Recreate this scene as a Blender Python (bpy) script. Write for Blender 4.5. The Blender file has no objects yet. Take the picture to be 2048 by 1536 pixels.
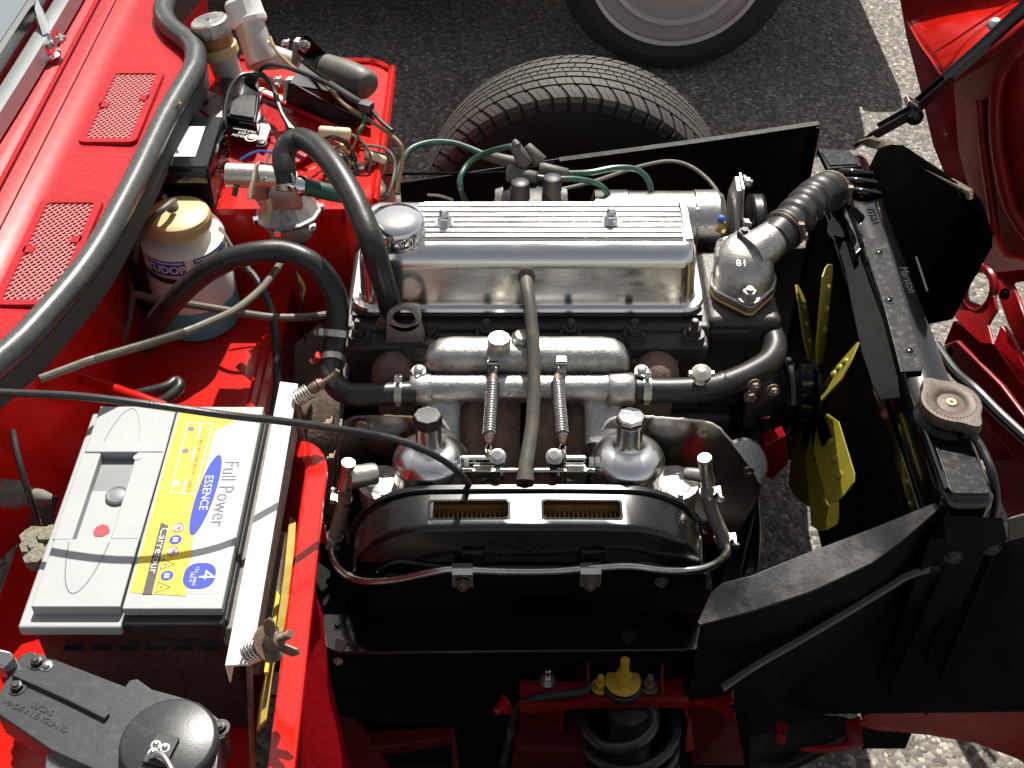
import bpy, bmesh, math, random
import numpy as np
from mathutils import Vector, Matrix, Quaternion
random.seed(7)
SC = bpy.context.scene
COL = SC.collection
rad = math.radians
V = Vector
# ------------------------------------------------------------------ camera, light
CAM_H = 1.72; PITCH = rad(43.0); FPX = 2500.0
cam = bpy.data.cameras.new('camera'); camo = bpy.data.objects.new('camera', cam); COL.objects.link(camo)
camo.location = (0, 0, CAM_H); camo.rotation_euler = (rad(90) - PITCH, 0, 0)
cam.sensor_width = 36.0; cam.lens = FPX/2048*36.0; cam.clip_start = 0.02; cam.clip_end = 400
SC.camera = camo
SUN_EL, SUN_AZ = 52.0, 7.0
w = bpy.data.worlds.new('World'); SC.world = w; w.use_nodes = True
nt = w.node_tree; bg = nt.nodes['Background']
sky = nt.nodes.new('ShaderNodeTexSky'); sky.sky_type = 'NISHITA'; sky.sun_disc = False
sky.sun_elevation = rad(SUN_EL); sky.sun_rotation = rad(SUN_AZ); sky.air_density = 1.0; sky.dust_density = 1.5
hs_ = nt.nodes.new('ShaderNodeHueSaturation'); hs_.inputs['Saturation'].default_value = .45; nt.links.new(sky.outputs[0], hs_.inputs['Color'])
wt = nt.nodes.new('ShaderNodeMix'); wt.data_type = 'RGBA'; wt.blend_type = 'MULTIPLY'; wt.inputs[0].default_value = 1; wt.inputs[7].default_value = (1.0, .94, .88, 1)
nt.links.new(hs_.outputs[0], wt.inputs[6]); nt.links.new(wt.outputs[2], bg.inputs[0]); bg.inputs[1].default_value = 0.07
sun = bpy.data.lights.new('sun', 'SUN'); sun.energy = 4.6; sun.angle = rad(0.53); sun.color = (1.0, .955, .88)
suno = bpy.data.objects.new('sun', sun); COL.objects.link(suno)
sv = V((math.sin(rad(SUN_AZ))*math.cos(rad(SUN_EL)), math.cos(rad(SUN_AZ))*math.cos(rad(SUN_EL)), math.sin(rad(SUN_EL))))
suno.rotation_euler = sv.to_track_quat('Z', 'Y').to_euler(); suno.location = (0, 6, 8)
SC.view_settings.view_transform = 'Standard'; SC.view_settings.look = 'None'
SC.view_settings.gamma = 1; SC.view_settings.use_curve_mapping = False
SC.view_settings.exposure = 0.75
SC.cycles.sample_clamp_indirect = 6

# ------------------------------------------------------------------ measuring helpers (a pixel of the photo + a real height / distance gives a place)
cp, sp = math.cos(PITCH), math.sin(PITCH)
def _dir(px, py):
    a = (px-1024)/FPX; b = (768-py)/FPX
    return V((a, cp + b*sp, -sp + b*cp))
def A(px, py, z):
    d = _dir(px, py); t = (z-CAM_H)/d.z
    return V((0, 0, CAM_H)) + d*t
def AY(px, py, y):
    d = _dir(px, py); return V((0, 0, CAM_H)) + d*(y/d.y)
def AX(px, py, x):
    d = _dir(px, py); return V((0, 0, CAM_H)) + d*(x/d.x)

# ------------------------------------------------------------------ materials
def mat(name, col, rough=.5, metal=0.0, coat=0.0, bump=0.0, bscale=300, var=0.0, vscale=25, spec=.5, dirt=None, dscale=60, damt=.5, sss=0, coatr=.05, alpha=1, stretch=None, rvar=0, dlo=.5, dhi=.72):
    m = bpy.data.materials.new(name); m.use_nodes = True
    t = m.node_tree; b = t.nodes['Principled BSDF']; L = t.links.new
    b.inputs['Base Color'].default_value = (*col, 1); b.inputs['Roughness'].default_value = rough
    b.inputs['Metallic'].default_value = metal; b.inputs['Coat Weight'].default_value = coat
    b.inputs['Coat Roughness'].default_value = coatr
    b.inputs['Specular IOR Level'].default_value = spec
    if sss: b.inputs['Subsurface Weight'].default_value = sss; b.inputs['Subsurface Radius'].default_value = (.02, .02, .02)
    tc = t.nodes.new('ShaderNodeTexCoord'); src = tc.outputs['Object']
    if stretch:
        mp = t.nodes.new('ShaderNodeMapping'); mp.inputs['Scale'].default_value = stretch; L(src, mp.inputs[0]); src = mp.outputs[0]
    cur = None
    if var or dirt:
        n = t.nodes.new('ShaderNodeTexNoise'); n.inputs['Scale'].default_value = vscale; n.inputs['Detail'].default_value = 6; n.inputs['Roughness'].default_value = .65
        L(src, n.inputs['Vector'])
        r = t.nodes.new('ShaderNodeMapRange'); r.inputs[1].default_value = .3; r.inputs[2].default_value = .7
        r.inputs[3].default_value = 1-var; r.inputs[4].default_value = 1+var; L(n.outputs[0], r.inputs[0])
        mx = t.nodes.new('ShaderNodeMix'); mx.data_type = 'RGBA'; mx.blend_type = 'MULTIPLY'; mx.inputs[0].default_value = 1
        mx.inputs[6].default_value = (*col, 1)
        cb = t.nodes.new('ShaderNodeCombineColor')
        for k in range(3): L(r.outputs[0], cb.inputs[k])
        L(cb.outputs[0], mx.inputs[7]); cur = mx.outputs[2]
        if dirt:
            n2 = t.nodes.new('ShaderNodeTexNoise'); n2.inputs['Scale'].default_value = dscale; n2.inputs['Detail'].default_value = 8; n2.inputs['Roughness'].default_value = .7
            L(tc.outputs['Object'], n2.inputs['Vector'])
            r2 = t.nodes.new('ShaderNodeMapRange'); r2.inputs[1].default_value = dlo; r2.inputs[2].default_value = dhi; r2.inputs[3].default_value = 0; r2.inputs[4].default_value = damt
            L(n2.outputs[0], r2.inputs[0])
            m2 = t.nodes.new('ShaderNodeMix'); m2.data_type = 'RGBA'; m2.inputs[7].default_value = (*dirt, 1)
            L(r2.outputs[0], m2.inputs[0]); L(cur, m2.inputs[6]); cur = m2.outputs[2]
            r3 = t.nodes.new('ShaderNodeMapRange'); r3.inputs[1].default_value = 0; r3.inputs[2].default_value = 1; r3.inputs[3].default_value = rough; r3.inputs[4].default_value = min(1, rough+.45)
            L(r2.outputs[0], r3.inputs[0]); L(r3.outputs[0], b.inputs['Roughness'])
        L(cur, b.inputs['Base Color'])
    if rvar and not dirt:
        n3 = t.nodes.new('ShaderNodeTexNoise'); n3.inputs['Scale'].default_value = vscale*1.7; n3.inputs['Detail'].default_value = 7; L(src, n3.inputs['Vector'])
        r4 = t.nodes.new('ShaderNodeMapRange'); r4.inputs[1].default_value = .3; r4.inputs[2].default_value = .7; r4.inputs[3].default_value = max(.01, rough-rvar); r4.inputs[4].default_value = rough+rvar
        L(n3.outputs[0], r4.inputs[0]); L(r4.outputs[0], b.inputs['Roughness'])
    if bump:
        n = t.nodes.new('ShaderNodeTexNoise'); n.inputs['Scale'].default_value = bscale; n.inputs['Detail'].default_value = 4
        L(src, n.inputs['Vector'])
        bp = t.nodes.new('ShaderNodeBump'); bp.inputs['Strength'].default_value = bump; bp.inputs['Distance'].default_value = .0015
        L(n.outputs[0], bp.inputs['Height']); L(bp.outputs[0], b.inputs['Normal'])
    return m
M = {}
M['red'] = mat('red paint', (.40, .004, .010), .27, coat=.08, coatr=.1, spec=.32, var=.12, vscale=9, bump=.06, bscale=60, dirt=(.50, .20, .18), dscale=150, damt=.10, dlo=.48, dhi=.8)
M['redpeel'] = mat('thick brushed red paint', (.52, .009, .005), .14, coat=.4, spec=.5, bump=.16, bscale=260, var=.1)
M['redlit'] = mat('sunlit red paint', (.52, .009, .005), .2, coat=.25, spec=.35, bump=.06, bscale=120, var=.1)  # lit copy of the body red, sunshine put into the colour
M['redblack'] = mat('shaded filthy chassis paint', (.085, .0015, .0025), .4, spec=.2, var=.3, dirt=(.012, .008, .007), dscale=25, damt=.7)  # body red darkened for underbody shade, with grime noise on top
M['mesh'] = mat('pale red grille mesh', (.72, .24, .24), .35, metal=.3, var=.3, vscale=300)  # paler than the body red around it
M['redshade'] = mat('shaded grimy red paint', (.21, .003, .005), .30, coat=.1, spec=.3, var=.3, vscale=14, dirt=(.03, .012, .010), dscale=18, damt=.5)  # shaded copy of the body red: shade in the base colour, plus grime
M['black'] = mat('gloss black paint', (.004, .0035, .004), .16, coat=.5, var=.3, bump=.05, bscale=90, dirt=(.02, .018, .016), dscale=220, damt=.25, dlo=.55, dhi=.8)
M['satin'] = mat('satin black paint', (.0032, .0028, .0028), .30, spec=.18, var=.3, bump=.08, bscale=200, dirt=(.02, .017, .015), dscale=70, damt=.3)
M['satindusty'] = mat('dusty black paint', (.010, .010, .012), .30, spec=.35, var=.3, bump=.08, bscale=200, dirt=(.07, .058, .045), dscale=14, damt=.6, dlo=.42, dhi=.68)
M['filter'] = mat('enamelled black tin', (.007, .007, .007), .26, coat=.4, coatr=.15, spec=.4, var=.2, bump=.03, bscale=40, dirt=(.09, .08, .06), dscale=300, damt=.12)
M['iron'] = mat('painted cast iron', (.036, .032, .030), .42, var=.4, vscale=40, bump=.5, bscale=260, dirt=(.09, .05, .035), dscale=50, damt=.6)
M['rust'] = mat('rusty exhaust iron', (.17, .105, .08), .75, var=.35, vscale=60, bump=.5, bscale=300, dirt=(.22, .16, .13), dscale=30, damt=.5)
M['chrome'] = mat('polished alloy', (.88, .88, .88), .07, metal=1, bump=.012, bscale=30, rvar=.03)
M['cover'] = mat('polished rocker alloy', (.84, .83, .81), .19, metal=1, bump=.05, bscale=45, rvar=.06, vscale=12, stretch=(1, 6, 6))
M['alloy'] = mat('cast alloy', (.50, .485, .46), .34, metal=1, bump=.4, bscale=380, var=.22, vscale=22, dirt=(.13, .105, .085), dscale=32, damt=.65, dlo=.46, dhi=.7)
M['alloydull'] = mat('dull cast alloy', (.42, .40, .38), .5, metal=.9, bump=.5, bscale=380, var=.25, dirt=(.10, .08, .07), dscale=60, damt=.6)
M['groove'] = mat('shaded fin groove', (.10, .10, .105), .5, metal=.5)
M['steel'] = mat('bright steel', (.62, .61, .58), .25, metal=1, var=.15, bump=.1, dirt=(.2, .16, .12), dscale=120, damt=.3)
M['zinc'] = mat('zinc plated steel', (.66, .64, .55), .34, metal=1, var=.2, bump=.15, dirt=(.26, .22, .16), dscale=150, damt=.5)
M['plate'] = mat('polished heat shield', (.62, .60, .58), .17, metal=1, var=.1, bump=.10, bscale=18, rvar=.06, vscale=20)
M['brass'] = mat('brass', (.55, .38, .14), .35, metal=1, var=.2)
M['rusty'] = mat('rusty steel', (.20, .15, .11), .6, metal=.6, var=.35, vscale=80, bump=.4, dirt=(.15, .06, .03), dscale=90, damt=.6)
M['capmetal'] = mat('tarnished cap', (.085, .062, .050), .5, metal=.15, spec=.35, var=.25, vscale=60, bump=.2, bscale=260, dirt=(.20, .08, .04), dscale=110, damt=.4)
M['hose'] = mat('rubber hose', (.021, .020, .019), .40, var=.2, vscale=40, bump=.12, bscale=250, dirt=(.10, .088, .072), dscale=35, damt=.28)
M['hosegrey'] = mat('dusty rubber hose', (.085, .078, .066), .5, var=.2, vscale=40, bump=.2, bscale=250, dirt=(.17, .12, .07), dscale=40, damt=.5)
M['hoseblk'] = mat('new black rubber', (.016, .016, .017), .36, var=.2, bump=.1)
M['seal'] = mat('grey rubber seal', (.055, .060, .058), .33, var=.15, vscale=30, bump=.1, bscale=300, dirt=(.22, .2, .17), dscale=90, damt=.25)
M['cloth'] = mat('furry edging', (.055, .056, .052), .95, var=.6, vscale=420, bump=1, bscale=900)
M['cable'] = mat('cable sheath', (.035, .035, .034), .38, var=.25, vscale=90, bump=.1)
M['cablelt'] = mat('aged cable sheath', (.125, .112, .088), .5, var=.25, vscale=60, bump=.2, dirt=(.07, .06, .05), dscale=60, damt=.6)
M['lead'] = mat('green ignition lead', (.028, .085, .062), .35, var=.15)
M['braid'] = mat('pale braided hose', (.20, .18, .15), .5, var=.2, vscale=60, bump=.3, bscale=400, dirt=(.07, .055, .04), dscale=60, damt=.5)
M['boot'] = mat('rubber boot', (.085, .08, .068), .55, var=.2, bump=.25, bscale=300)
M['wbrown'] = mat('brown wire', (.27, .17, .09), .45); M['wblack'] = mat('black wire', (.02, .02, .022), .4)
M['wgreen'] = mat('green wire', (.02, .10, .035), .4); M['wblue'] = mat('blue wire', (.02, .12, .45), .4)
M['wwhite'] = mat('pale wire', (.55, .5, .42), .45); M['wred'] = mat('red wire', (.5, .02, .02), .4)
M['cream'] = mat('cream plastic', (.62, .53, .33), .4, var=.1, sss=.1)
M['tan'] = mat('yellowed plastic', (.62, .45, .21), .42, var=.12, vscale=18, sss=.15, bump=.08)
M['white'] = mat('white plastic', (.74, .74, .72), .35, var=.04)
M['amber'] = mat('amber fluid band', (.34, .13, .035), .25, coat=.5, var=.2)
M['resbody'] = mat('frosted reservoir', (.52, .5, .46), .35, var=.1, metal=.2)
M['grey'] = mat('pale grey case', (.34, .352, .352), .55, var=.06, vscale=12, bump=.12, bscale=500)
M['greydk'] = mat('mid grey case', (.20, .21, .21), .5, var=.1)
M['batblack'] = mat('black case', (.022, .021, .021), .45, var=.3, bump=.1, dirt=(.11, .09, .07), dscale=30, damt=.35)
M['batedge'] = mat('dusty case edge', (.17, .155, .13), .7, var=.25, vscale=80, bump=.35, bscale=400, dirt=(.34, .31, .26), dscale=60, damt=.5)
M['bar'] = mat('cream painted bar', (.70, .70, .64), .45, var=.06, dirt=(.45, .30, .15), dscale=35, damt=.35, bump=.15)
M['pyellow'] = mat('yellow print', (.78, .56, .06), .6, var=.03, spec=.3); M['pwhite'] = mat('white print', (.62, .62, .60), .6, spec=.3)
M['pblue'] = mat('blue print', (.035, .06, .40), .6, spec=.3); M['pdark'] = mat('dark print', (.08, .07, .07), .6, spec=.3)
M['pred'] = mat('red print', (.62, .03, .04), .4); M['pbrown'] = mat('brown print', (.22, .11, .03), .6); M['pgrey'] = mat('grey print', (.17, .17, .19), .6, spec=.3)
M['fan'] = mat('yellow fan paint', (.27, .235, .018), .45, var=.15, vscale=30, bump=.1, dirt=(.16, .12, .04), dscale=50, damt=.35)
M['studyel'] = mat('yellow plated stud', (.55, .36, .03), .4, var=.15)
M['spring'] = mat('dark blue spring', (.011, .015, .021), .38, var=.2, coat=.3)
M['core'] = mat('radiator core', (.009, .009, .009), .6, var=.3)
M['dash'] = mat('satin polished dashpot', (.86, .85, .83), .24, metal=1, bump=.02, bscale=40, rvar=.03)
M['black2'] = mat('painted radiator black', (.004, .004, .005), .22, spec=.3, coat=.15, var=.3, bump=.06, bscale=70, dirt=(.014, .013, .012), dscale=120, damt=.35)
M['void'] = mat('dull underbody black', (.0035, .003, .003), .6, spec=.07, var=.3, dirt=(.014, .012, .010), dscale=40, damt=.4)
M['card'] = mat('matt black board', (.002, .002, .002), 1, spec=0, var=.3, bump=.2)
M['cardedge'] = mat('worn board edge', (.17, .14, .09), .8, var=.4, vscale=70, bump=.4, dirt=(.03, .03, .02), dscale=60, damt=.6)
M['tyre'] = mat('tyre rubber', (.056, .051, .043), .7, var=.15, vscale=60, bump=.25, bscale=500)
M['tyredk'] = mat('tyre sidewall', (.022, .021, .020), .75, var=.2, bump=.2)
M['rim'] = mat('wheel paint', (.52, .47, .48), .35, metal=.4, var=.08, coat=.3)
M['glass'] = mat('dark glass', (.25, .3, .32), .05, coat=1); M['carpaint'] = mat('pale car paint', (.5, .5, .5), .25, coat=1)
M['pleat'] = mat('paper filter', (.48, .28, .07), .7, var=.2)
M['dirt'] = mat('oily bellhousing', (.17, .13, .095), .75, var=.35, vscale=40, bump=.6, bscale=200, dirt=(.04, .03, .025), dscale=25, damt=.7)
M['winframe'] = mat('windscreen trim', (.42, .45, .45), .3, metal=.3, var=.1)
M['fluff'] = mat('felt padding', (.20, .19, .14), 1, var=.5, vscale=300, bump=1, bscale=500, dirt=(.16, .07, .03), dscale=40, damt=.7)
M['wiper'] = mat('dark smooth gearbox paint', (.030, .034, .036), .34, var=.15, bump=.07, bscale=500, spec=.45, dirt=(.11, .105, .10), dscale=90, damt=.15)
M['insul'] = mat('tan gasket', (.55, .34, .12), .6, var=.2)
M['dimple'] = mat('yellow strip', (.55, .40, .10), .5, var=.25, dirt=(.15, .1, .03), dscale=60, damt=.3)

def bottle_mats():
    m = bpy.data.materials.new('translucent bottle'); m.use_nodes = True; t = m.node_tree; L = t.links.new
    b = t.nodes['Principled BSDF']; b.inputs['Base Color'].default_value = (.80, .79, .75, 1); b.inputs['Roughness'].default_value = .32
    out = t.nodes['Material Output']; tr = t.nodes.new('ShaderNodeBsdfTransparent'); mx = t.nodes.new('ShaderNodeMixShader'); mx.inputs[0].default_value = .26
    tl = t.nodes.new('ShaderNodeBsdfTranslucent'); tl.inputs[0].default_value = (.9, .88, .82, 1); m2 = t.nodes.new('ShaderNodeMixShader'); m2.inputs[0].default_value = .5
    L(b.outputs[0], m2.inputs[1]); L(tl.outputs[0], m2.inputs[2]); L(tr.outputs[0], mx.inputs[1]); L(m2.outputs[0], mx.inputs[2]); L(mx.outputs[0], out.inputs[0]); M['bottle'] = m
    m = mat('blue washer fluid', (.004, .72, .86), .3); M['fluid'] = m
    mf = m.node_tree; bf = mf.nodes['Principled BSDF']; of = mf.nodes['Material Output']; tf = mf.nodes.new('ShaderNodeBsdfTranslucent'); tf.inputs[0].default_value = (.05, .75, .85, 1)
    xf = mf.nodes.new('ShaderNodeMixShader'); xf.inputs[0].default_value = .45; mf.links.new(bf.outputs[0], xf.inputs[1]); mf.links.new(tf.outputs[0], xf.inputs[2]); mf.links.new(xf.outputs[0], of.inputs[0])
    M['inner'] = mat('pale bottle filler', (.88, .86, .80), .5)  # white for the body added inside the bottle to brighten it
bottle_mats()

def ground_mat():
    m = bpy.data.materials.new('coarse asphalt'); m.use_nodes = True; t = m.node_tree; L = t.links.new
    b = t.nodes['Principled BSDF']; b.inputs['Roughness'].default_value = .8
    tc = t.nodes.new('ShaderNodeTexCoord')
    v = t.nodes.new('ShaderNodeTexVoronoi'); v.inputs['Scale'].default_value = 95; L(tc.outputs['Object'], v.inputs['Vector'])
    n = t.nodes.new('ShaderNodeTexNoise'); n.inputs['Scale'].default_value = 3; n.inputs['Detail'].default_value = 8; L(tc.outputs['Object'], n.inputs['Vector'])
    cr = t.nodes.new('ShaderNodeValToRGB'); L(v.outputs['Color'], cr.inputs[0])
    cr.color_ramp.elements[0].color = (.075, .069, .065, 1); cr.color_ramp.elements[1].color = (.36, .325, .275, 1)
    e = cr.color_ramp.elements.new(.45); e.color = (.14, .125, .11, 1)
    mx = t.nodes.new('ShaderNodeMix'); mx.data_type = 'RGBA'; mx.blend_type = 'MULTIPLY'; mx.inputs[0].default_value = .38
    cr2 = t.nodes.new('ShaderNodeValToRGB'); cr2.color_ramp.elements[0].position = .3; cr2.color_ramp.elements[0].color = (.5, .5, .5, 1); cr2.color_ramp.elements[1].position = .7
    L(n.outputs[0], cr2.inputs[0]); L(cr.outputs[0], mx.inputs[6]); L(cr2.outputs[0], mx.inputs[7]); L(mx.outputs[2], b.inputs['Base Color'])
    bp = t.nodes.new('ShaderNodeBump'); bp.inputs['Strength'].default_value = .9; bp.inputs['Distance'].default_value = .004; bp.invert = True
    L(v.outputs['Distance'], bp.inputs['Height']); L(bp.outputs[0], b.inputs['Normal']); return m
M['ground'] = ground_mat()
def stone_mat():
    m = bpy.data.materials.new('asphalt stones'); m.use_nodes = True; t = m.node_tree; L = t.links.new
    b = t.nodes['Principled BSDF']; b.inputs['Roughness'].default_value = .7
    g = t.nodes.new('ShaderNodeNewGeometry'); cr = t.nodes.new('ShaderNodeValToRGB'); L(g.outputs['Random Per Island'], cr.inputs[0])
    cr.color_ramp.elements[0].color = (.08, .072, .066, 1); cr.color_ramp.elements[1].color = (.52, .46, .37, 1)
    e = cr.color_ramp.elements.new(.6); e.color = (.19, .17, .14, 1)
    L(cr.outputs[0], b.inputs['Base Color']); return m
M['stone'] = stone_mat()

# ------------------------------------------------------------------ mesh helpers
def smooth_pts(pts, n=8, closed=False):
    P = [V(p) for p in pts]; out = []
    N = len(P)
    if N < 3: return P
    rng = range(N) if closed else range(N-1)
    for i in rng:
        if closed: p0, p1, p2, p3 = P[(i-1) % N], P[i], P[(i+1) % N], P[(i+2) % N]
        else:
            p1, p2 = P[i], P[i+1]; p0 = P[i-1] if i > 0 else p1*2-p2; p3 = P[i+2] if i+2 < N else p2*2-p1
        for k in range(n):
            s = k/n
            out.append(.5*((2*p1)+(p2-p0)*s+(2*p0-5*p1+4*p2-p3)*s*s+(3*p1-p0-3*p2+p3)*s*s*s))
    if not closed: out.append(P[-1])
    return out
def rrect(hx, hy, r, n=5):
    r = min(r, hx*.999, hy*.999); o = []
    for cx, cy, a0 in ((hx-r, hy-r, 0), (-hx+r, hy-r, 90), (-hx+r, -hy+r, 180), (hx-r, -hy+r, 270)):
        for k in range(n+1):
            a = rad(a0+90*k/n); o.append((cx+r*math.cos(a), cy+r*math.sin(a)))
    return o
def frame(axis):
    z = V(axis).normalized(); x = z.orthogonal().normalized()
    if abs(z.z) > .5: x = (V((1, 0, 0)) - z*z.x).normalized()
    return x, z.cross(x), z
class B:
    def __init__(s): s.v = []; s.f = []
    def add(s, vs, fs):
        o = len(s.v); s.v += [V(p) for p in vs]; s.f += [tuple(i+o for i in f) for f in fs]; return s
    def box(s, c, size, rot=None):
        hx, hy, hz = size[0]/2, size[1]/2, size[2]/2
        vs = [V((x, y, z)) for x in (-hx, hx) for y in (-hy, hy) for z in (-hz, hz)]
        if rot is not None: vs = [rot @ p for p in vs]
        return s.add([p+V(c) for p in vs], [(0, 1, 3, 2), (4, 6, 7, 5), (0, 4, 5, 1), (2, 3, 7, 6), (0, 2, 6, 4), (1, 5, 7, 3)])
    def bb(s, x0, x1, y0, y1, z0, z1): return s.box(((x0+x1)/2, (y0+y1)/2, (z0+z1)/2), (x1-x0, y1-y0, z1-z0))
    def rings(s, rings, caps=True, closed=False):
        n = len(rings[0]); o = len(s.v)
        for r in rings: s.v += [V(p) for p in r]
        m = len(rings)
        for i in range(m if closed else m-1):
            a, b2 = o+i*n, o+((i+1) % m)*n
            for j in range(n): k = (j+1) % n; s.f.append((a+j, a+k, b2+k, b2+j))
        if caps and not closed: s.f.append(tuple(o+j for j in reversed(range(n)))); s.f.append(tuple(o+(m-1)*n+j for j in range(n)))
        return s
    def tube(s, pts, r, seg=12, sm=8, caps=True, closed=False, flat=None):
        P = smooth_pts(pts, sm, closed) if sm else [V(p) for p in pts]
        N = len(P); K = len(pts)-1
        t0 = (P[1]-P[0]).normalized(); u = t0.orthogonal().normalized(); R = []
        for i in range(N):
            if closed: t = (P[(i+1) % N]-P[i-1]).normalized()
            else: t = (P[min(i+1, N-1)]-P[max(i-1, 0)]).normalized()
            if i: u = (u - t*u.dot(t)); u = u.normalized() if u.length > 1e-9 else t.orthogonal().normalized()
            w_ = t.cross(u)
            if isinstance(r, (list, tuple)):
                q = i/(N-1)*(len(r)-1); a = int(min(q, len(r)-2)); rr = r[a]+(r[a+1]-r[a])*(q-a)
            else: rr = r
            R.append([P[i]+(u*math.cos(2*math.pi*k/seg)+w_*math.sin(2*math.pi*k/seg))*rr for k in range(seg)])
        return s.rings(R, caps, closed)
    def lathe(s, prof, o, axis=(0, 0, 1), seg=24, caps=True):
        x, y, z = frame(axis); o = V(o)
        R = [[o+z*h+(x*math.cos(2*math.pi*k/seg)+y*math.sin(2*math.pi*k/seg))*max(r, 1e-5) for k in range(seg)] for r, h in prof]
        return s.rings(R, caps)
    def cyl(s, a, b, r, seg=16, r2=None):
        a, b = V(a), V(b); return s.lathe([(r, 0), (r if r2 is None else r2, (b-a).length)], a, b-a, seg)
    def loft(s, levels, z0=None, n=5):      # levels: cx,cy,z,hx,hy,r
        return s.rings([[(cx+x, cy+y, z) for x, y in rrect(hx, hy, r, n)] for cx, cy, z, hx, hy, r in levels])
    def slab(s, pts, ext):                   # polygon (any points) pushed along ext
        ext = V(ext); n = len(pts); P = [V(p) for p in pts]; o = len(s.v)
        s.v += P+[p+ext for p in P]
        s.f.append(tuple(o+i for i in reversed(range(n)))); s.f.append(tuple(o+n+i for i in range(n)))
        for i in range(n): k = (i+1) % n; s.f.append((o+i, o+k, o+n+k, o+n+i))
        return s
    def ball(s, c, r, sx=1, sy=1, sz=1, seg=14):
        c = V(c); R = []
        for i in range(1, seg//2):
            a = math.pi*i/(seg//2); R.append([c+V((r*sx*math.sin(a)*math.cos(2*math.pi*k/seg), r*sy*math.sin(a)*math.sin(2*math.pi*k/seg), -r*sz*math.cos(a))) for k in range(seg)])
        return s.rings(R)
    def helix(s, a, b, R, r, turns, seg=6, per=12, R2=None):
        a, b = V(a), V(b); x, y, z = frame(b-a); L = (b-a).length; n = int(turns*per)
        pts = []
        for i in range(n+1):
            q = i/n; rr = R if R2 is None else R+(R2-R)*q
            if R2 is None: rr = R*min(1, .45+q*12, .45+(1-q)*12)
            th = 2*math.pi*turns*q; pts.append(a+z*L*q+(x*math.cos(th)+y*math.sin(th))*rr)
        return s.tube(pts, r, seg, 0)
    def xf(s, m): s.v = [m @ p for p in s.v]; return s
    def torus(s, c, axis, R, r, seg=24, sg=8, arc=None):
        x, y, z = frame(axis); c = V(c)
        pts = [c+(x*math.cos(2*math.pi*k/seg)+y*math.sin(2*math.pi*k/seg))*R for k in range(seg)]
        return s.tube(pts, r, sg, 0, closed=True)

LOC = {}
def _link(o, parent, pos):
    COL.objects.link(o)
    if parent is not None:
        o.parent = parent; o.location = V(pos) - LOC[parent.name]
    else: o.location = pos
    LOC[o.name] = V(pos)
def mesh_of(b, origin=(0, 0, 0), name='m', sharp=35):
    me = bpy.data.meshes.new(name); o = V(origin)
    me.from_pydata([tuple(p-o) for p in b.v], [], b.f)
    bm = bmesh.new(); bm.from_mesh(me); bmesh.ops.remove_doubles(bm, verts=bm.verts, dist=1e-6)
    bmesh.ops.recalc_face_normals(bm, faces=bm.faces)
    big = [f for f in bm.faces if len(f.verts) > 4]
    if big: bmesh.ops.triangulate(bm, faces=big)
    bm.to_mesh(me); bm.free()
    me.polygons.foreach_set('use_smooth', [True]*len(me.polygons))
    me.set_sharp_from_angle(angle=rad(sharp)); me.update(); return me
def obj(name, b, m, parent=None, bev=0, sharp=35, label=None, sub=0, seg=2, kind=None):
    if parent is not None: pos = LOC[parent.name]
    else:
        pos = sum(b.v, V())/len(b.v); pos.z = min(p.z for p in b.v)
    me = mesh_of(b, pos, name, sharp); me.materials.append(M[m] if isinstance(m, str) else m)
    o = bpy.data.objects.new(name, me); _link(o, parent, pos)
    if bev:
        md = o.modifiers.new('bevel', 'BEVEL'); md.width = bev; md.segments = seg; md.limit_method = 'ANGLE'; md.angle_limit = rad(38); md.harden_normals = True
    if label: o['label'] = label
    if kind: o['kind'] = kind
    return o
def thing(name, label, cat, loc, group=None):
    o = bpy.data.objects.new(name, None); o.empty_display_size = .02; _link(o, None, loc)
    return tag(o, label, cat, group)
def tag(o, label, cat, group=None):
    o['label'] = label; o['category'] = cat
    if group: o['group'] = group
    return o
_bolts = {}
def bolt(parent, pos, axis=(0, 0, 1), r=.006, h=.006, m='steel', kind='hex', name='bolt', washer=True):
    key = (round(r, 5), round(h, 5), m, kind, washer)
    if key not in _bolts:
        b = B()
        if washer: b.lathe([(r*1.5, 0), (r*1.5, h*.2)], (0, 0, 0), seg=16)
        if kind == 'hex': b.lathe([(r, h*.2), (r, h*.9), (r*.85, h)], (0, 0, 0), seg=6); b.lathe([(r*.5, h), (r*.5, h*1.3)], (0, 0, 0), seg=10)
        elif kind == 'stud': b.lathe([(r, h*.2), (r, h*.75), (r*.85, h*.8)], (0, 0, 0), seg=6); b.lathe([(r*.55, h*.8), (r*.55, h*1.5), (r*.4, h*1.6)], (0, 0, 0), seg=10)
        elif kind == 'dome': b.lathe([(r, h*.1), (r, h*.45), (r*.8, h*.5), (r*.72, h*.9), (r*.5, h)], (0, 0, 0), seg=6)
        elif kind == 'slot':
            b.lathe([(r, h*.2), (r, h*.8), (r*.7, h)], (0, 0, 0), seg=14)
        elif kind == 'rivet': b.lathe([(r, 0), (r*.9, h*.5), (r*.5, h*.9), (r*.1, h)], (0, 0, 0), seg=12)
        me = mesh_of(b, name=name); me.materials.append(M[m]); _bolts[key] = me
    o = bpy.data.objects.new(name, _bolts[key]); _link(o, parent, V(pos))
    o.rotation_mode = 'QUATERNION'; o.rotation_quaternion = V(axis).to_track_quat('Z', 'Y')
    return o
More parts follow.
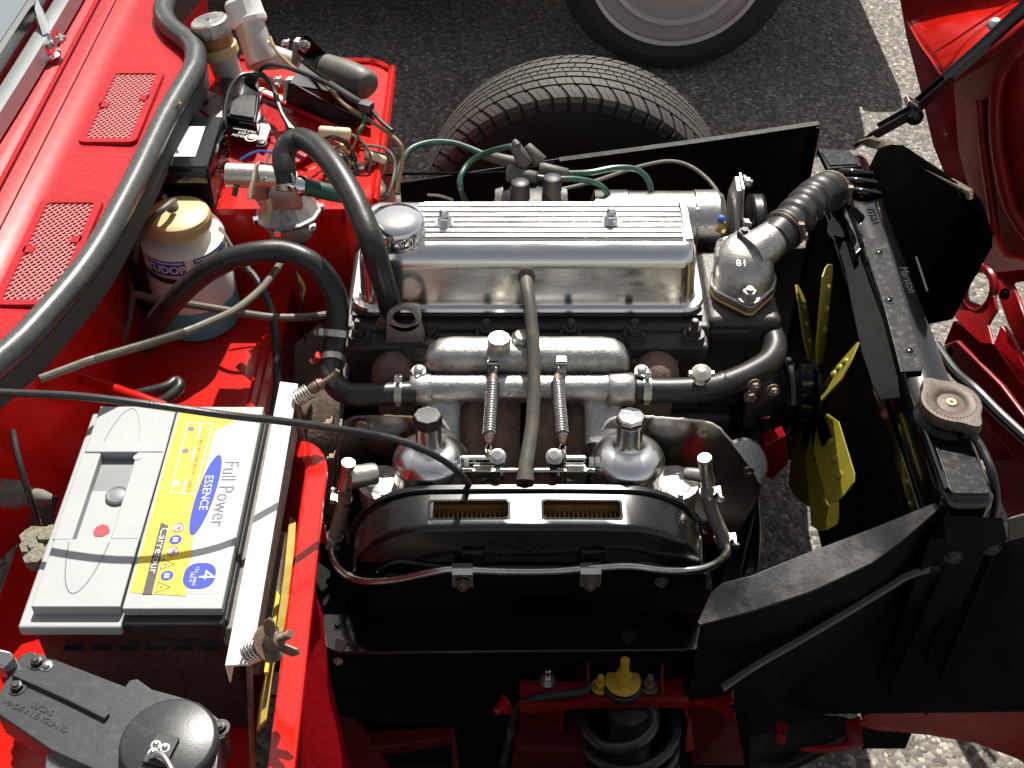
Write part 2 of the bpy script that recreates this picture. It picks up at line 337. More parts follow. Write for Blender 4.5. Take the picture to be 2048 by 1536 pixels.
def text(parent, name, s, pos, right, up, size, m, ext=.0006, align='CENTER', bold=0, sx=1):
    c = bpy.data.curves.new('t', 'FONT'); c.body = s; c.size = size; c.extrude = ext; c.align_x = align; c.align_y = 'CENTER'; c.offset = bold; c.resolution_u = 2
    t = bpy.data.objects.new('t', c); me = bpy.data.meshes.new_from_object(t); bpy.data.objects.remove(t); bpy.data.curves.remove(c)
    r = V(right).normalized(); u = V(up); u = (u-r*u.dot(r)).normalized(); n = r.cross(u)
    Mx = Matrix((r*sx, u, n)).transposed().to_4x4(); me.transform(Mx)
    me.materials.clear(); me.materials.append(M[m]); o = bpy.data.objects.new(name, me); _link(o, parent, V(pos)); return o
def hose(name, label, cat, pts, r, m, group=None, seg=12, sm=8, parent=None, px=True):
    P = [A(*p) for p in pts] if px else [V(p) for p in pts]
    b = B().tube(P, r, seg, sm)
    o = obj(name, b, m, parent)
    if parent is None: tag(o, label, cat, group)
    return o
def clamp(parent, c, d, r, w_=.010, side=(0, 0, 1), m='zinc', red=False):
    c = V(c); d = V(d).normalized(); s_ = V(side); s_ = (s_-d*s_.dot(d)).normalized(); t = d.cross(s_)
    b = B().lathe([(r, -w_/2), (r+.0012, -w_/2), (r+.0012, w_/2), (r, w_/2)], c, d, 22)
    for k in range(9):
        a = rad(60+k*14); q = s_*math.cos(a)+t*math.sin(a)
        b.box(c+q*(r+.0014), (w_*.6, .0012, .0008), Matrix((d, d.cross(q), q)).transposed())
    o = obj('hose_clamp', b, m, parent)
    b = B().box(c+s_*(r+.004), (w_*1.1, .012, .007), Matrix((d, t, s_)).transposed()); obj('clamp_housing', b, 'pred' if red else m, o, bev=.0012)
    b = B().cyl(c+s_*(r+.005)-t*.004, c+s_*(r+.005)+t*.013, .0032, 10); b.lathe([(.0048, 0), (.0048, .003)], c+s_*(r+.005)+t*.012, t, 6); obj('clamp_screw', b, 'steel', o)
    return o
def sweep(b, pts, prof, sm=6, up=(0, 0, 1), closed=False):
    P = smooth_pts(pts, sm, closed) if sm else [V(p) for p in pts]
    R = []
    for i in range(len(P)):
        t = (P[min(i+1, len(P)-1)]-P[max(i-1, 0)]).normalized(); s_ = t.cross(V(up)).normalized(); u = s_.cross(t)
        R.append([P[i]+s_*x+u*y for x, y in prof])
    return b.rings(R)
def lerp(tab, q):
    if q <= tab[0][0]: return tab[0][1]
    for (a, x), (c, y) in zip(tab, tab[1:]):
        if q <= c: return x+(y-x)*(q-a)/(c-a)
    return tab[-1][1]
# ================================================================== GROUND
b = B(); b.add([(-80, -80, 0), (80, -80, 0), (80, 80, 0), (-80, 80, 0)], [(0, 1, 2, 3)])
g = obj('ground', b, 'ground'); g['kind'] = 'structure'
def stones():
    rng = np.random.default_rng(3)
    base = np.array([(0, 0, .62), (1, 0, 0), (.35, .94, 0), (-.8, .58, 0), (-.8, -.58, 0), (.35, -.94, 0)], float)
    fc = np.array([(0, 1, 2), (0, 2, 3), (0, 3, 4), (0, 4, 5), (0, 5, 1)])
    regs = [(-.75, 1.75, 2.0, 4.1, 26000, .0062), (.15, 1.25, .95, 2.0, 9500, .0058), (-.4, 1.3, .2, .95, 7500, .0056)]
    Vs = []; n = 0
    for x0, x1, y0, y1, c, r in regs:
        pos = np.stack([rng.uniform(x0, x1, c), rng.uniform(y0, y1, c), np.zeros(c)], 1)
        th = rng.uniform(0, 6.28, c); sc = r*rng.uniform(.45, 1.25, c); ax = rng.uniform(.6, 1.1, c); h = rng.uniform(.35, 1.0, c)
        v = base[None]*np.stack([sc, sc*ax, sc*h], 1)[:, None, :]
        v = v*(1+.25*(rng.random((c, 6, 1))-.5))
        ca, sa = np.cos(th), np.sin(th)
        x = v[..., 0]*ca[:, None]-v[..., 1]*sa[:, None]; y = v[..., 0]*sa[:, None]+v[..., 1]*ca[:, None]
        v = np.stack([x, y, v[..., 2]], 2)+pos[:, None, :]; v[:, 1:, 2] -= .0006
        v[:, 0, 0] += rng.normal(0, .001, c); Vs.append(v)
    Vs = np.concatenate(Vs); c = len(Vs); F = (fc[None]+6*np.arange(c)[:, None, None]).reshape(-1, 3)
    me = bpy.data.meshes.new('gravel'); me.vertices.add(c*6); me.vertices.foreach_set('co', Vs.reshape(-1)); me.loops.add(len(F)*3)
    me.polygons.add(len(F)); me.polygons.foreach_set('loop_start', np.arange(0, len(F)*3, 3)); me.loops.foreach_set('vertex_index', F.reshape(-1))
    me.update(calc_edges=True); me.materials.append(M['stone']); o = bpy.data.objects.new('road_chippings', me); COL.objects.link(o); LOC[o.name] = V((0, 0, 0))
    o['kind'] = 'stuff'; tag(o, 'coarse pale stone chippings set in the asphalt surface', 'chippings')
stones()

# ================================================================== NEIGHBOURING CAR
nc = thing('parked_car', 'pale car parked beyond the red car, only its grey wheel in view', 'car', (-.7, 4.0, 0))
b = B()
side = [(-2.9, .25), (.02, .22), (.1, .45), (.3, .62), (.6, .62), (.8, .45), (.86, .22), (.96, .26), (.97, .70), (.7, .83), (-.2, .96), (-.8, 1.38), (-2.2, 1.40), (-2.8, .95), (-3.0, .6)]
b.slab([(x, 3.24, z) for x, z in side], (0, 1.5, 0)); obj('body', b, 'carpaint', nc, bev=.05, seg=3)
b = B(); b.slab([(x, 3.225, z) for x, z in [(-.75, .98), (-.15, .98), (-.62, 1.32), (-.85, 1.33)]], (0, .01, 0)); b.slab([(x, 3.225, z) for x, z in [(-2.1, .98), (-.85, .98), (-.95, 1.33), (-2.0, 1.34)]], (0, .01, 0)); obj('window', b, 'glass', nc)
b = B(); b.box((1.02, 3.9, .40), (.12, 1.3, .16)); obj('bumper', b, 'tyredk', nc, bev=.03)
def far_wheel(cx, cy, parent, R=.315, rr=.232):
    b = B(); c = V((cx, cy, R)); ax = V((0, 1, 0))
    b.lathe([(rr-.01, -.01), (rr+.004, -.018), (rr+.03, -.03), (R-.035, -.028), (R-.01, -.012), (R, .015), (R, .16), (R-.03, .19), (rr, .18)], c, ax, 64, False)
    ty = obj('tyre', b, 'tyredk', parent, sharp=30)
    b = B().lathe([(rr+.006, .004), (rr+.008, -.014), (rr+.001, -.022), (rr-.008, -.016), (rr-.013, .018), (rr-.024, .034), (rr-.030, .030), (rr-.040, .000), (rr-.050, -.004), (rr-.062, .004), (rr-.075, .045), (rr-.085, .055), (.075, .06), (.06, .03), (.0, .025)], c, ax, 64)
    rm = obj('rim', b, 'rim', parent, sharp=40)
    for k in range(8):
        a = 2*math.pi*k/8; b = B().cyl(c+V((.12*math.cos(a), .035, .12*math.sin(a))), c+V((.12*math.cos(a), .026, .12*math.sin(a))), .018, 14); obj('vent_hole', b, 'tyredk', rm)
    b = B().lathe([(.045, .0), (.05, -.006), (.03, -.02), (0, -.024)], c+V((0, .016, 0)), ax, 24); obj('hub_cap', b, 'rusty', rm)
far_wheel(.43, 3.12, nc); far_wheel(-2.1, 3.12, nc)

# ================================================================== OWN CAR: body shell
K = 1.072; KZ = .862-.800
SEAL = [(y*K, x*K) for y, x in [(.70, -.66), (.82, -.585), (.94, -.521), (1.0, -.497), (1.109, -.469), (1.25, -.455), (1.40, -.447), (1.50, -.437), (1.545, -.4345), (1.60, -.447), (1.66, -.492), (1.72, -.512), (1.80, -.500), (1.95, -.47)]]
def sealx(y): return lerp(SEAL, y)
car = thing('car_body', 'open red engine bay body with scuttle, bulkhead shelf and battery box', 'car body', (-.5, 1.3, .5))
ys = sorted(set([y*K for y in [.45, .6, 1.045, 1.23, 1.368, 1.536]+[round(.66+.03*i, 3) for i in range(46)]]))
xs = [x*K for x in [-1.3, -1.0, -.80, -.665, -.645, -.622, -.606, -.598, -.588, -.580, -.552, -.542, -.492, -.482, 9]]
def scz(x):
    return -KZ+lerp([(-1.3, 1.02), (-.80, .93), (-.665, .898), (-.622, .888), (-.606, .884), (-.598, .876), (-.588, .8745), (-.580, .868), (-.552, .8655), (-.45, .862)], x/K)
vs = {}; b = B()
def gv(i, j):
    if (i, j) not in vs:
        x = min(xs[i], sealx(ys[j])-.001); vs[(i, j)] = len(b.v); b.v.append(V((x, ys[j], scz(x))))
    return vs[(i, j)]
HO = [tuple(q*K for q in h) for h in [(-.552, -.492, 1.045, 1.23), (-.542, -.482, 1.368, 1.536)]]
for j in range(len(ys)-1):
    for i in range(len(xs)-1):
        if any(xs[i] >= h[0]-1e-6 and xs[i+1] <= h[1]+1e-6 and ys[j] >= h[2]-1e-6 and ys[j+1] <= h[3]+1e-6 for h in HO): continue
        b.f.append((gv(i, j), gv(i+1, j), gv(i+1, j+1), gv(i, j+1)))
obj('scuttle', b, 'red', car, sharp=50)
# raised ribs along the scuttle
b = B(); sweep(b, [(-.606*K, y*K, scz(-.606*K)+.001) for y in (.5, 1.0, 1.4, 1.85)], [(-.003, 0), (.003, 0), (.003, .003), (0, .005), (-.003, .003)], 4); obj('pressed_rib', b, 'red', car)
b = B(); sweep(b, [(-.588*K, y*K, scz(-.588*K)+.0005) for y in (.5, 1.0, 1.4, 1.85)], [(-.002, 0), (.002, 0), (.002, .002), (-.002, .003)], 4); obj('pressed_rib', b, 'red', car)
for (x0, x1, y0, y1) in HO:
    cx, cy = (x0+x1)/2, (y0+y1)/2; zz = .8655-KZ
    b = B(); o_ = rrect((x1-x0)/2+.008, (y1-y0)/2+.008, .010, 5); i_ = rrect((x1-x0)/2-.003, (y1-y0)/2-.003, .006, 5)
    n = len(o_); R = []
    for ring, z in ((o_, zz-.001), ([(x*.985, y*.99) for x, y in o_], zz+.0035), ([(x*1.03, y*1.015) for x, y in i_], zz+.0035), (i_, zz-.001), (i_, zz-.02)):
        R.append([(cx+x, cy+y, z) for x, y in ring])
    b.rings(R, caps=False); obj('vent_frame', b, 'red', car)
    b = B(); b.bb(x0-.004, x1+.004, y0-.004, y1+.004, zz-.03, zz-.022); obj('vent_shade_sheet', b, 'batblack', car)  # black sheet painting the shade of the hole under the mesh
    b = B(); hx, hy = (x1-x0)/2-.002, (y1-y0)/2-.002; p = .0098
    for sgn in (1, -1):
        k = -40
        while k < 41:
            # line  x*? : direction (1, sgn*1.35)
            c0 = k*p; sl = sgn*1.25; pts = []
            for xx in (-hx, hx): pts.append((xx, sl*xx+c0))
            (xa, ya), (xb, yb) = pts
            lo, hi = 0., 1.
            for lim, s_ in ((-hy, 1), (hy, -1)):
                fa, fb = s_*(ya-lim), s_*(yb-lim)
                if fa < 0 and fb < 0: lo, hi = 1, 0; break
                if fa < 0: lo = max(lo, fa/(fa-fb))
                if fb < 0: hi = min(hi, fa/(fa-fb))
            if hi-lo > .04:
                a = V((cx+xa+(xb-xa)*lo, cy+ya+(yb-ya)*lo, zz+.0005*sgn)); c = V((cx+xa+(xb-xa)*hi, cy+ya+(yb-ya)*hi, zz+.0005*sgn)); d = (c-a).normalized()
                b.box((a+c)/2, ((c-a).length, .0017, .0026), Matrix((d, V((0, 0, 1)).cross(d), V((0, 0, 1)))).transposed())
            k += 1
    o = obj('vent_mesh', b, 'mesh', car); o['kind'] = 'stuff'
    for sx_, q in ((-1, .0), (1, .02)):
        b = B(); b.loft([(cx+sx_*(hx-.004), cy+q, zz-.002, .008, .008, .004), (cx+sx_*(hx-.004), cy+q, zz+.0035, .0065, .0065, .003)]); obj('vent_tab', b, 'red', car)
# bulkhead wall below the seal and floor shelf
b = B(); R = []
for j in range(40):
    y = .5+j*.04; xs_ = sealx(y); xw = min(xs_-.025, -.535)
    R.append([(xs_-.003, y, .798), (xs_+.002, y, .795), (xs_-.003, y, .775), ((xs_+xw)/2, y, .75), (xw, y, .71), (xw-.004, y, .54), (xw-.02, y, .54), (xw-.02, y, .71), (xs_-.03, y, .77), (xs_-.02, y, .796)])
b.rings(R, False); obj('bulkhead', b, 'redlit', car)
b = B(); b.bb(-.60, -.33, 1.02, 1.95, .540, .55); b.bb(-.60, -.272, .58, 1.02, .535, .5455); obj('shelf', b, 'redlit', car, bev=.004)
b = B(); sweep(b, [(-.352, 1.03, .551), (-.350, 1.25, .551), (-.348, 1.44, .551)], [(-.008, -.002), (.008, -.002), (.006, .006), (0, .009), (-.006, .006)], 4); obj('pressed_rib', b, 'redlit', car)
b = B(); b.slab([(-.331, 1.02, .548), (-.331, 1.95, .548), (-.30, 1.95, .30), (-.30, 1.02, .30)], (.004, 0, 0)); obj('tunnel_side', b, 'redshade', car)
# battery box rim, near side
RIMP = [(-.2, 0), (-.012, 0)]
prof = [(-.0115, -.004), (.0115, -.004), (.0130, -.001), (.0120, .0016), (.0098, .0026), (-.0100, .0034), (-.0122, .0024), (-.0130, -.001)]
b = B(); sweep(b, [(-.272, .992, .676), (-.257, .990, .692), (-.234, .982, .700), (-.2185, .955, .703), (-.2165, .90, .703), (-.2130, .78, .703), (-.2085, .64, .703), (-.204, .45, .703)], prof, 8); obj('battery_box_rim', b, 'redpeel', car, sharp=18)
b = B(); b.slab([(-.214, .45, .698), (-.218, .945, .698), (-.265, .945, .42), (-.265, .45, .42)], (-.005, 0, 0)); obj('battery_box_side', b, 'redlit', car, bev=.002)
b = B(); b.bb(-.30, -.225, .975, .985, .545, .685); obj('battery_box_side', b, 'red', car, bev=.002)
b = B(); b.bb(-.30, -.207, .615, .625, .50, .60); b.bb(-.30, -.207, .60, .640, .60, .604); obj('battery_box_lip', b, 'redlit', car, bev=.002)
b = B(); b.slab([A(628, 1172, .50), A(646, 1228, .46), A(656, 1330, .40), A(702, 1548, .30), A(580, 1560, .42), A(606, 1400, .47)], (-.004, 0, 0)); obj('footwell_side', b, 'red', car, bev=.001)
b = B(); b.bb(-.62, -.30, .40, .62, .50, .548); obj('footwell_top', b, 'redshade', car, bev=.01)
# far-side pedal box platform with rounded corner and rim
zz = .70
pts = [(-.56, 1.46), (-.225, 1.46), (-.20, 1.475), (-.193, 1.50)]
pl = [(-.56, 1.455), (-.235, 1.455)]+[(-.235+.04*math.sin(rad(a)), 1.495-.04*math.cos(rad(a))) for a in (15, 45, 75)]+[(-.195, 1.50)]+[(-.245+.05*math.cos(rad(a)), 1.825+.05*math.sin(rad(a))) for a in (0, 20, 40, 60, 80, 90)]+[(-.56, 1.885)]
b = B(); b.slab([(x, y, zz-.012) for x, y in pl], (0, 0, .012)); obj('pedal_platform', b, 'redlit', car, bev=.003, seg=3)
b = B(); sweep(b, [(x+(.0 if x > -.3 else 0), y, zz+.001) for x, y in pl[1:-1]]+[(-.45, 1.885, zz+.001)], [(-.006, -.03), (.003, -.03), (.005, .002), (0, .006), (-.006, .003)], 2, ); obj('platform_rim', b, 'redlit', car, sharp=60)
b = B(); b.slab([(x, y, .36) for x, y in [(-.56, 1.459), (-.236, 1.459), (-.203, 1.50), (-.203, 1.83), (-.25, 1.875), (-.56, 1.875)]], (0, 0, .33)); obj('platform_side', b, 'redlit', car, bev=.004)
# raised sloping pedal cover with rib
b = B(); b.slab([A(392, 168, .72), A(440, 150, .745), A(700, 262, .722), A(700, 300, .716), A(560, 300, .716), A(392, 215, .718)], (0, 0, -.02)); obj('pedal_cover', b, 'red', car, bev=.006, seg=3)
b = B(); b.tube([A(440, 152, .748), A(560, 205, .738), A(690, 262, .728)], .004, 8); obj('pressed_rib', b, 'red', car)
b = B(); b.slab([A(385, 190, .71), A(430, 180, .71), A(640, 300, .71), A(600, 330, .705), A(480, 340, .705), A(385, 300, .71)], (0, 0, .006)); obj('pedal_cover', b, 'red', car, bev=.003)
for p in ((405, 158, .728), (690, 300, .716), (735, 330, .703)): bolt(car, A(*p), (0, 0, 1), .004, .004, 'redlit')
# seal with its furry grip strip
sl = B(); sp_ = [(sealx(y*K)+.001, y*K, .813) for y in (.60, .70, .82, .94, 1.0, 1.109, 1.25, 1.40, 1.50, 1.545, 1.60, 1.66, 1.72, 1.80, 1.95)]
sl.tube(sp_, .0160, 16, 6)
so = obj('bonnet_seal', sl, 'seal'); tag(so, 'thick grey rubber bonnet seal curving along the edge of the red scuttle', 'rubber seal')
b = B(); sweep(b, [(x+.009, y, .790) for x, y, z in sp_], [(-.004, -.020), (.003, -.022), (.006, 0), (.004, .012), (-.006, .012)], 6); obj('furry_strip', b, 'cloth', so, sharp=60)
# windscreen base, glass and wiper spindle
ws = thing('windscreen', 'windscreen lower corner with pale trim above the red scuttle', 'windscreen', (-.68, 1.3, .90))
b = B(); sweep(b, [(-0.6861, 2.1440, 0.8420), (-0.6893, 1.7152, 0.8420), (-0.6968, 1.3936, 0.8430), (-0.7161, 1.0720, 0.8430), (-0.7504, 0.7504, 0.8430)], [(-.022, -.01), (.012, -.01), (.014, .002), (.006, .008), (-.012, .016), (-.022, .018)], 5); obj('lower_trim', b, 'winframe', ws)
b = B(); sweep(b, [(-0.7118, 2.1440, 0.8640), (-0.7161, 1.7152, 0.8640), (-0.7236, 1.3936, 0.8650), (-0.7450, 1.0720, 0.8650), (-0.7826, 0.7504, 0.8650)], [(-.008, -.012), (.007, -.012), (.007, .005), (0, .010), (-.008, .008)], 5); obj('rubber_strip', b, 'hoseblk', ws)
b = B(); b.slab([(-0.7204, 2.1440, 0.8660), (-0.7247, 1.7152, 0.8660), (-0.7332, 1.3936, 0.8670), (-0.7547, 1.0720, 0.8670), (-0.7933, 0.7504, 0.8670), (-1.0184, 0.7504, 1.2380), (-0.9862, 1.3936, 1.2380), (-0.9648, 2.1440, 1.2380)], (.004, 0, .003)); obj('glass', b, 'glass', ws)
wp = thing('wiper_spindle', 'chrome wiper spindle with arm clip beside the windscreen trim', 'wiper', A(95, 100, 0.838))
c = A(97, 112, 0.830); b = B().lathe([(.018, 0), (.019, .005), (.013, .007), (.012, .016), (.014, .018), (.012, .026)], c, (0, -.1, 1), 20); obj('spindle', b, 'chrome', wp)
b = B(); p0 = A(97, 95, 0.856); p1 = A(78, 18, 0.863)
b.loft([(0, 0, 0, .010, .012, .004), (0, 0, .012, .009, .011, .004)]); b.xf(Matrix.Translation(A(100, 72, 0.844))); obj('arm_head', b, 'chrome', wp, bev=.002)
b = B(); b.tube([A(95, 75, 0.856), A(80, 30, 0.863), A(60, -30, 0.868)], [.008, .007, .005], 8, 6); obj('arm', b, 'chrome', wp)
b = B().cyl(A(112, 78, 0.848), A(132, 76, 0.848), .004, 10); b.cyl(A(120, 70, 0.850), A(124, 84, 0.850), .003, 8); obj('arm_clip', b, 'steel', wp)
# ================================================================== ENGINE
rc = thing('rocker_cover', 'polished alloy rocker cover with seven cast fins on its flat top', 'rocker cover', (.0205, 1.3465, .66))
CX, CY = .0205, 1.3465
b = B().loft([(CX, CY, .660, .2335, .0785, .030), (CX, CY, .667, .2345, .0790, .030), (CX, CY, .671, .2325, .0770, .029), (CX, CY, .6715, .2240, .0690, .024), (CX, CY, .676, .2215, .0672, .022),
              (CX, CY, .728, .2195, .0660, .022), (CX, CY, .736, .2185, .0648, .022), (CX+.001, CY, .7425, .2165, .0615, .021), (CX+.002, CY, .748, .2145, .0565, .018), (CX+.003, CY, .7525, .2125, .0500, .015), (CX+.003, CY, .755, .2105, .0435, .012)], n=7)
obj('cover', b, 'cover', rc, sharp=28)
for k in range(7):
    y = CY-.0350+k*.0115
    x0 = -.118 if k < 3 else -.125
    b = B(); b.slab([(x0, y-.0042, .7545), (x0, y+.0042, .7545), (x0, y+.0036, .7605), (x0, y-.0036, .7605)], (.222-x0, 0, 0)); obj('fin', b, 'cover', rc, bev=.0008)
b = B(); b.bb(-.115, .2225, CY-.038, CY+.038, .7545, .7553); obj('fin_bed', b, 'groove', rc)  # dark bed colour stands in for the shade between the fins
b = B(); b.slab([(.2235, CY-.0405, .7545), (.2345, CY-.0405, .7545), (.2325, CY+.041, .7545), (.2235, CY+.041, .7545)], (0, 0, .0045)); obj('end_rib', b, 'cover', rc, bev=.0012)
b = B(); b.bb(-.118, .2235, CY+.0385, CY+.0425, .7545, .7588); obj('edge_rib', b, 'cover', rc, bev=.0008)
# oil filler cap
cc = A(791, 440, .783)
oc = thing('oil_filler_cap', 'round chrome oil filler cap at the left end of the rocker cover', 'oil cap', (cc.x, cc.y, .755))
b = B().lathe([(.030, .755), (.0345, .758), (.0365, .764), (.0372, .776), (.0365, .782), (.033, .786), (.022, .7895), (.008, .7905), (.0005, .7905)], (cc.x, cc.y, 0), (0, 0, 1), 40); obj('cap', b, 'chrome', oc, sharp=50)
b = B()
for k in range(36):
    a = 2*math.pi*k/36; b.box((cc.x+.0372*math.cos(a), cc.y+.0372*math.sin(a), .770), (.0018, .0022, .010), Matrix.Rotation(a, 3, 'Z'))
obj('knurling', b, 'chrome', oc)
for px, py in ((889, 440), (1221, 437)):
    p = A(px, py+10, .757); bolt(rc, (p.x, p.y, .757), (0, 0, 1), .0085, .024, 'chrome', 'dome', 'cover_nut')
# cylinder head & block
eng = thing('engine_block', 'grimy black cast iron cylinder head and block under the rocker cover', 'engine', (.05, 1.33, .15))
b = B(); b.bb(-.222, .262, 1.252, 1.44, .50, .654); b.bb(.262, .318, 1.262, 1.42, .50, .640); obj('cylinder_head', b, 'iron', eng, bev=.006)
b = B(); b.slab([(-.226, 1.228, .640), (-.226, 1.255, .646), (.258, 1.255, .646), (.258, 1.228, .640)], (0, 0, -.03)); obj('head_ledge', b, 'iron', eng, bev=.004)
for x0, x1 in ((-.15, -.07), (.09, .16)):
    b = B(); b.loft([((x0+x1)/2, 1.228, .625, (x1-x0)/2, .010, .009), ((x0+x1)/2, 1.230, .641, (x1-x0)/2-.006, .006, .006)]); obj('cast_boss', b, 'iron', eng, bev=.002)
b = B(); b.bb(.122, .147, 1.226, 1.240, .636, .648); obj('cast_boss', b, 'iron', eng, bev=.002)
b = B(); b.bb(-.211, .252, 1.270, 1.422, .648, .6605); obj('rocker_gasket', b, 'hoseblk', eng)
b = B(); b.bb(-.22, .31, 1.24, 1.43, .15, .50); b.bb(-.20, .30, 1.20, 1.40, .05, .16); obj('block', b, 'iron', eng, bev=.01)
for px, py in ((722, 640), (973, 652), (1140, 652), (1266, 650), (1384, 648)):
    p = A(px, py+6, .648)
    b = B().lathe([(.016, 0), (.015, .006), (.012, .008)], (p.x, 1.243, .641), (0, 0, 1), 18); obj('stud_boss', b, 'iron', eng)
    bolt(eng, (p.x, 1.243, .649), (0, 0, 1), .0095, .016, 'iron', 'stud', 'head_nut')
for px in (862,): p = A(px, 650, .648); bolt(eng, (p.x, 1.246, .648), (0, 0, 1), .008, .010, 'iron', 'stud', 'head_nut')
p = A(770, 622, .655); bolt(eng, (p.x, 1.258, .655), (0, 0, 1), .007, .010, 'rusty', 'hex', 'bolt')
# lifting eye
le = A(812, 625, .66); y0 = 1.236
pts = [(-.026, 0), (.028, 0), (.026, .022)]+[(.022*math.cos(rad(a))+.001, .030+.024*math.sin(rad(a))) for a in range(0, 181, 15)]+[(-.024, .02)]
n = len(pts); b = B()
out_ = pts; R = []
ring = [(.001+.0225*math.cos(rad(a)), .030+.0225*math.sin(rad(a))) for a in range(0, 360, 12)]
inn = [(.001+.0145*math.cos(rad(a)), .030+.0145*math.sin(rad(a))) for a in range(0, 360, 12)]
def eyering(r2, yy): return [(le.x+x, yy, .652+z) for x, z in r2]
b.rings([eyering(ring, y0), eyering(ring, y0+.006), eyering(inn, y0+.006), eyering(inn, y0)], False, True)
b.slab([(le.x-.026, y0, .634), (le.x+.030, y0, .634), (le.x+.0235, y0, .676), (le.x+.0175, y0, .673), (le.x+.012, y0, .6705), (le.x+.001, y0, .6675), (le.x-.010, y0, .6705), (le.x-.0155, y0, .673), (le.x-.0215, y0, .676)], (0, .006, 0))
lo = obj('lifting_eye', b, 'alloydull', None, bev=.0008); tag(lo, 'steel lifting eye ring bolted to the left end of the cylinder head', 'lifting eye')
bolt(lo, (le.x+.034, y0-.002, .640), (0, -.6, 1), .008, .008, 'rusty')

# ---------------- breather hose
bh = hose('breather_hose', 'long straight grey brown breather hose down the middle of the engine', 'hose', [(.0186, 1.282, .716), (.0188, 1.262, .7165), (.022, 1.235, .708), (.0265, 1.19, .684), (.0275, 1.15, .660), (.0255, 1.10, .634), (.0205, 1.065, .620), (.0165, 1.040, .611), (.0160, 1.026, .603)], [.0090, .0088, .0084, .0084, .0084, .0086, .0088, .0092, .0112], 'hosegrey', px=False, seg=18)
b = B().lathe([(.0118, 0), (.0118, .006), (.008, .010)], (.0186, 1.285, .716), (0, -1, 0), 20); obj('hose_stub', b, 'rusty', bh)

# ---------------- intake manifold
im = thing('intake_manifold', 'cast alloy intake manifold with water heated tube and two runners', 'manifold', (.02, 1.19, .55))
lx0, lx1 = -.108, .146
b = B()
Rg = []
for x, q in ((lx0-.004, .35), (lx0+.002, .72), (lx0+.014, .93), (lx0+.03, 1), (lx1-.03, 1), (lx1-.014, .93), (lx1-.002, .72), (lx1+.004, .35)):
    Rg.append([(x, 1.205-.018*(1-q)+y*q, .645+z*q) for y, z in rrect(.026, .024, .022, 6)])
b.rings(Rg); obj('plenum', b, 'alloy', im, sharp=60)
b = B().cyl((-.122, 1.166, .625), (.148, 1.166, .625), .0185, 24); b.lathe([(.0185, 0), (.0215, .004), (.0215, .026), (.0185, .030)], (-.130, 1.166, .623), (1, 0, 0), 24); b.lathe([(.0185, 0), (.0220, .004), (.0220, .034), (.0185, .038)], (.120, 1.166, .623), (1, 0, 0), 24)
b.slab([(lx0+.01, 1.195, .635), (lx0+.01, 1.172, .638), (lx0+.01, 1.172, .62), (lx0+.01, 1.195, .60)], (.23, 0, 0)); obj('water_tube', b, 'alloy', im, sharp=50)
for sx_ in (-.0905, .1165):
    b = B(); b.rings([[(sx_+x*q, y, z+zz_*q) for x, zz_ in rrect(.026, .024, .012, 5)] for y, z, q in ((1.172, .603, 1.0), (1.150, .590, .98), (1.128, .572, .95), (1.108, .562, 1.0))])
    obj('runner', b, 'alloy', im, bev=0, sharp=50)
    b = B(); b.bb(sx_-.03, sx_+.03, 1.155, 1.180, .605, .622); obj('runner_web', b, 'alloy', im, bev=.003)
p = A(998, 702, .668); b = B().lathe([(.0142, -.004), (.0148, 0), (.0148, .014), (.0138, .017), (.0005, .0175)], (p.x, 1.198, .666), (0, 0, 1), 10); obj('core_plug', b, 'zinc', im, sharp=30)
b = B().lathe([(.014, -.004), (.0155, .004), (.010, .009), (.0005, .010)], (.0145, 1.211, .669), (0, 0, 1), 16); obj('cast_boss', b, 'alloy', im)
text(im, 'casting_number', 'V292', (.052, 1.1835, .6575), (-1, 0, 0), (0, -.55, -.83)[:3], .0125, 'alloydull', .0012)
text(im, 'casting_number', 'STANPART', (.020, 1.1495, .6335), (1, 0, 0), (0, .5, .87), .0105, 'alloydull', .0011)
for px in (985, 1124):
    p = A(px, 745, .661); b = B(); b.bb(p.x-.0065, p.x+.0065, 1.172, 1.177, .630, .663); b.bb(p.x-.0065, p.x+.0065, 1.172, 1.186, .6605, .663); obj('spring_tab', b, 'steel', im, bev=.0008)
for px, fl in ((838, 1), (1283, -1)):
    p = A(px, 740, .645); s_ = -fl
    b = B(); b.slab([(p.x+.010*fl, 1.171, .641), (p.x-.004*fl, 1.163, .641), (p.x-.015*fl, 1.184, .635), (p.x-.010*fl, 1.188, .635), (p.x+.010*fl, 1.180, .641)], (0, 0, .006)); obj('clamp_lug', b, 'steel', im, bev=.0025)
    bolt(im, (p.x, 1.176, .646), (0, -.3, 1), .0062, .005, 'steel', 'slot', 'screw')
# exhaust manifold
em = thing('exhaust_manifold', 'rusty brown exhaust manifold behind and below the intake manifold', 'exhaust', (.02, 1.2, .35))
for i_, x in enumerate((-.155, .19)):
    b = B().tube([(x, 1.232, .600), (x, 1.210, .606), (x*.98, 1.196, .575), (x*.88, 1.160, .49), (x*.6, 1.12, .44), (.03+x*.2, 1.12, .36)], [.030, .030, .027, .025, .024, .024], 18, 6); obj('pipe', b, 'rust', em, sharp=60)
for x in (-.055, -.01, .045, .095):
    b = B().tube([(x, 1.232, .57), (x, 1.18, .575), (x*.9, 1.135, .53), (x*.6+.012, 1.12, .45), (.03, 1.12, .36)], [.024, .022, .021, .021, .024], 16, 6); obj('pipe', b, 'rust', em, sharp=60)
b = B(); b.bb(-.18, .22, 1.222, 1.232, .56, .62); obj('flange', b, 'rust', em, bev=.004)
b = B(); b.bb(-.03, .09, 1.115, 1.135, .490, .515); obj('web', b, 'rust', em, bev=.006)
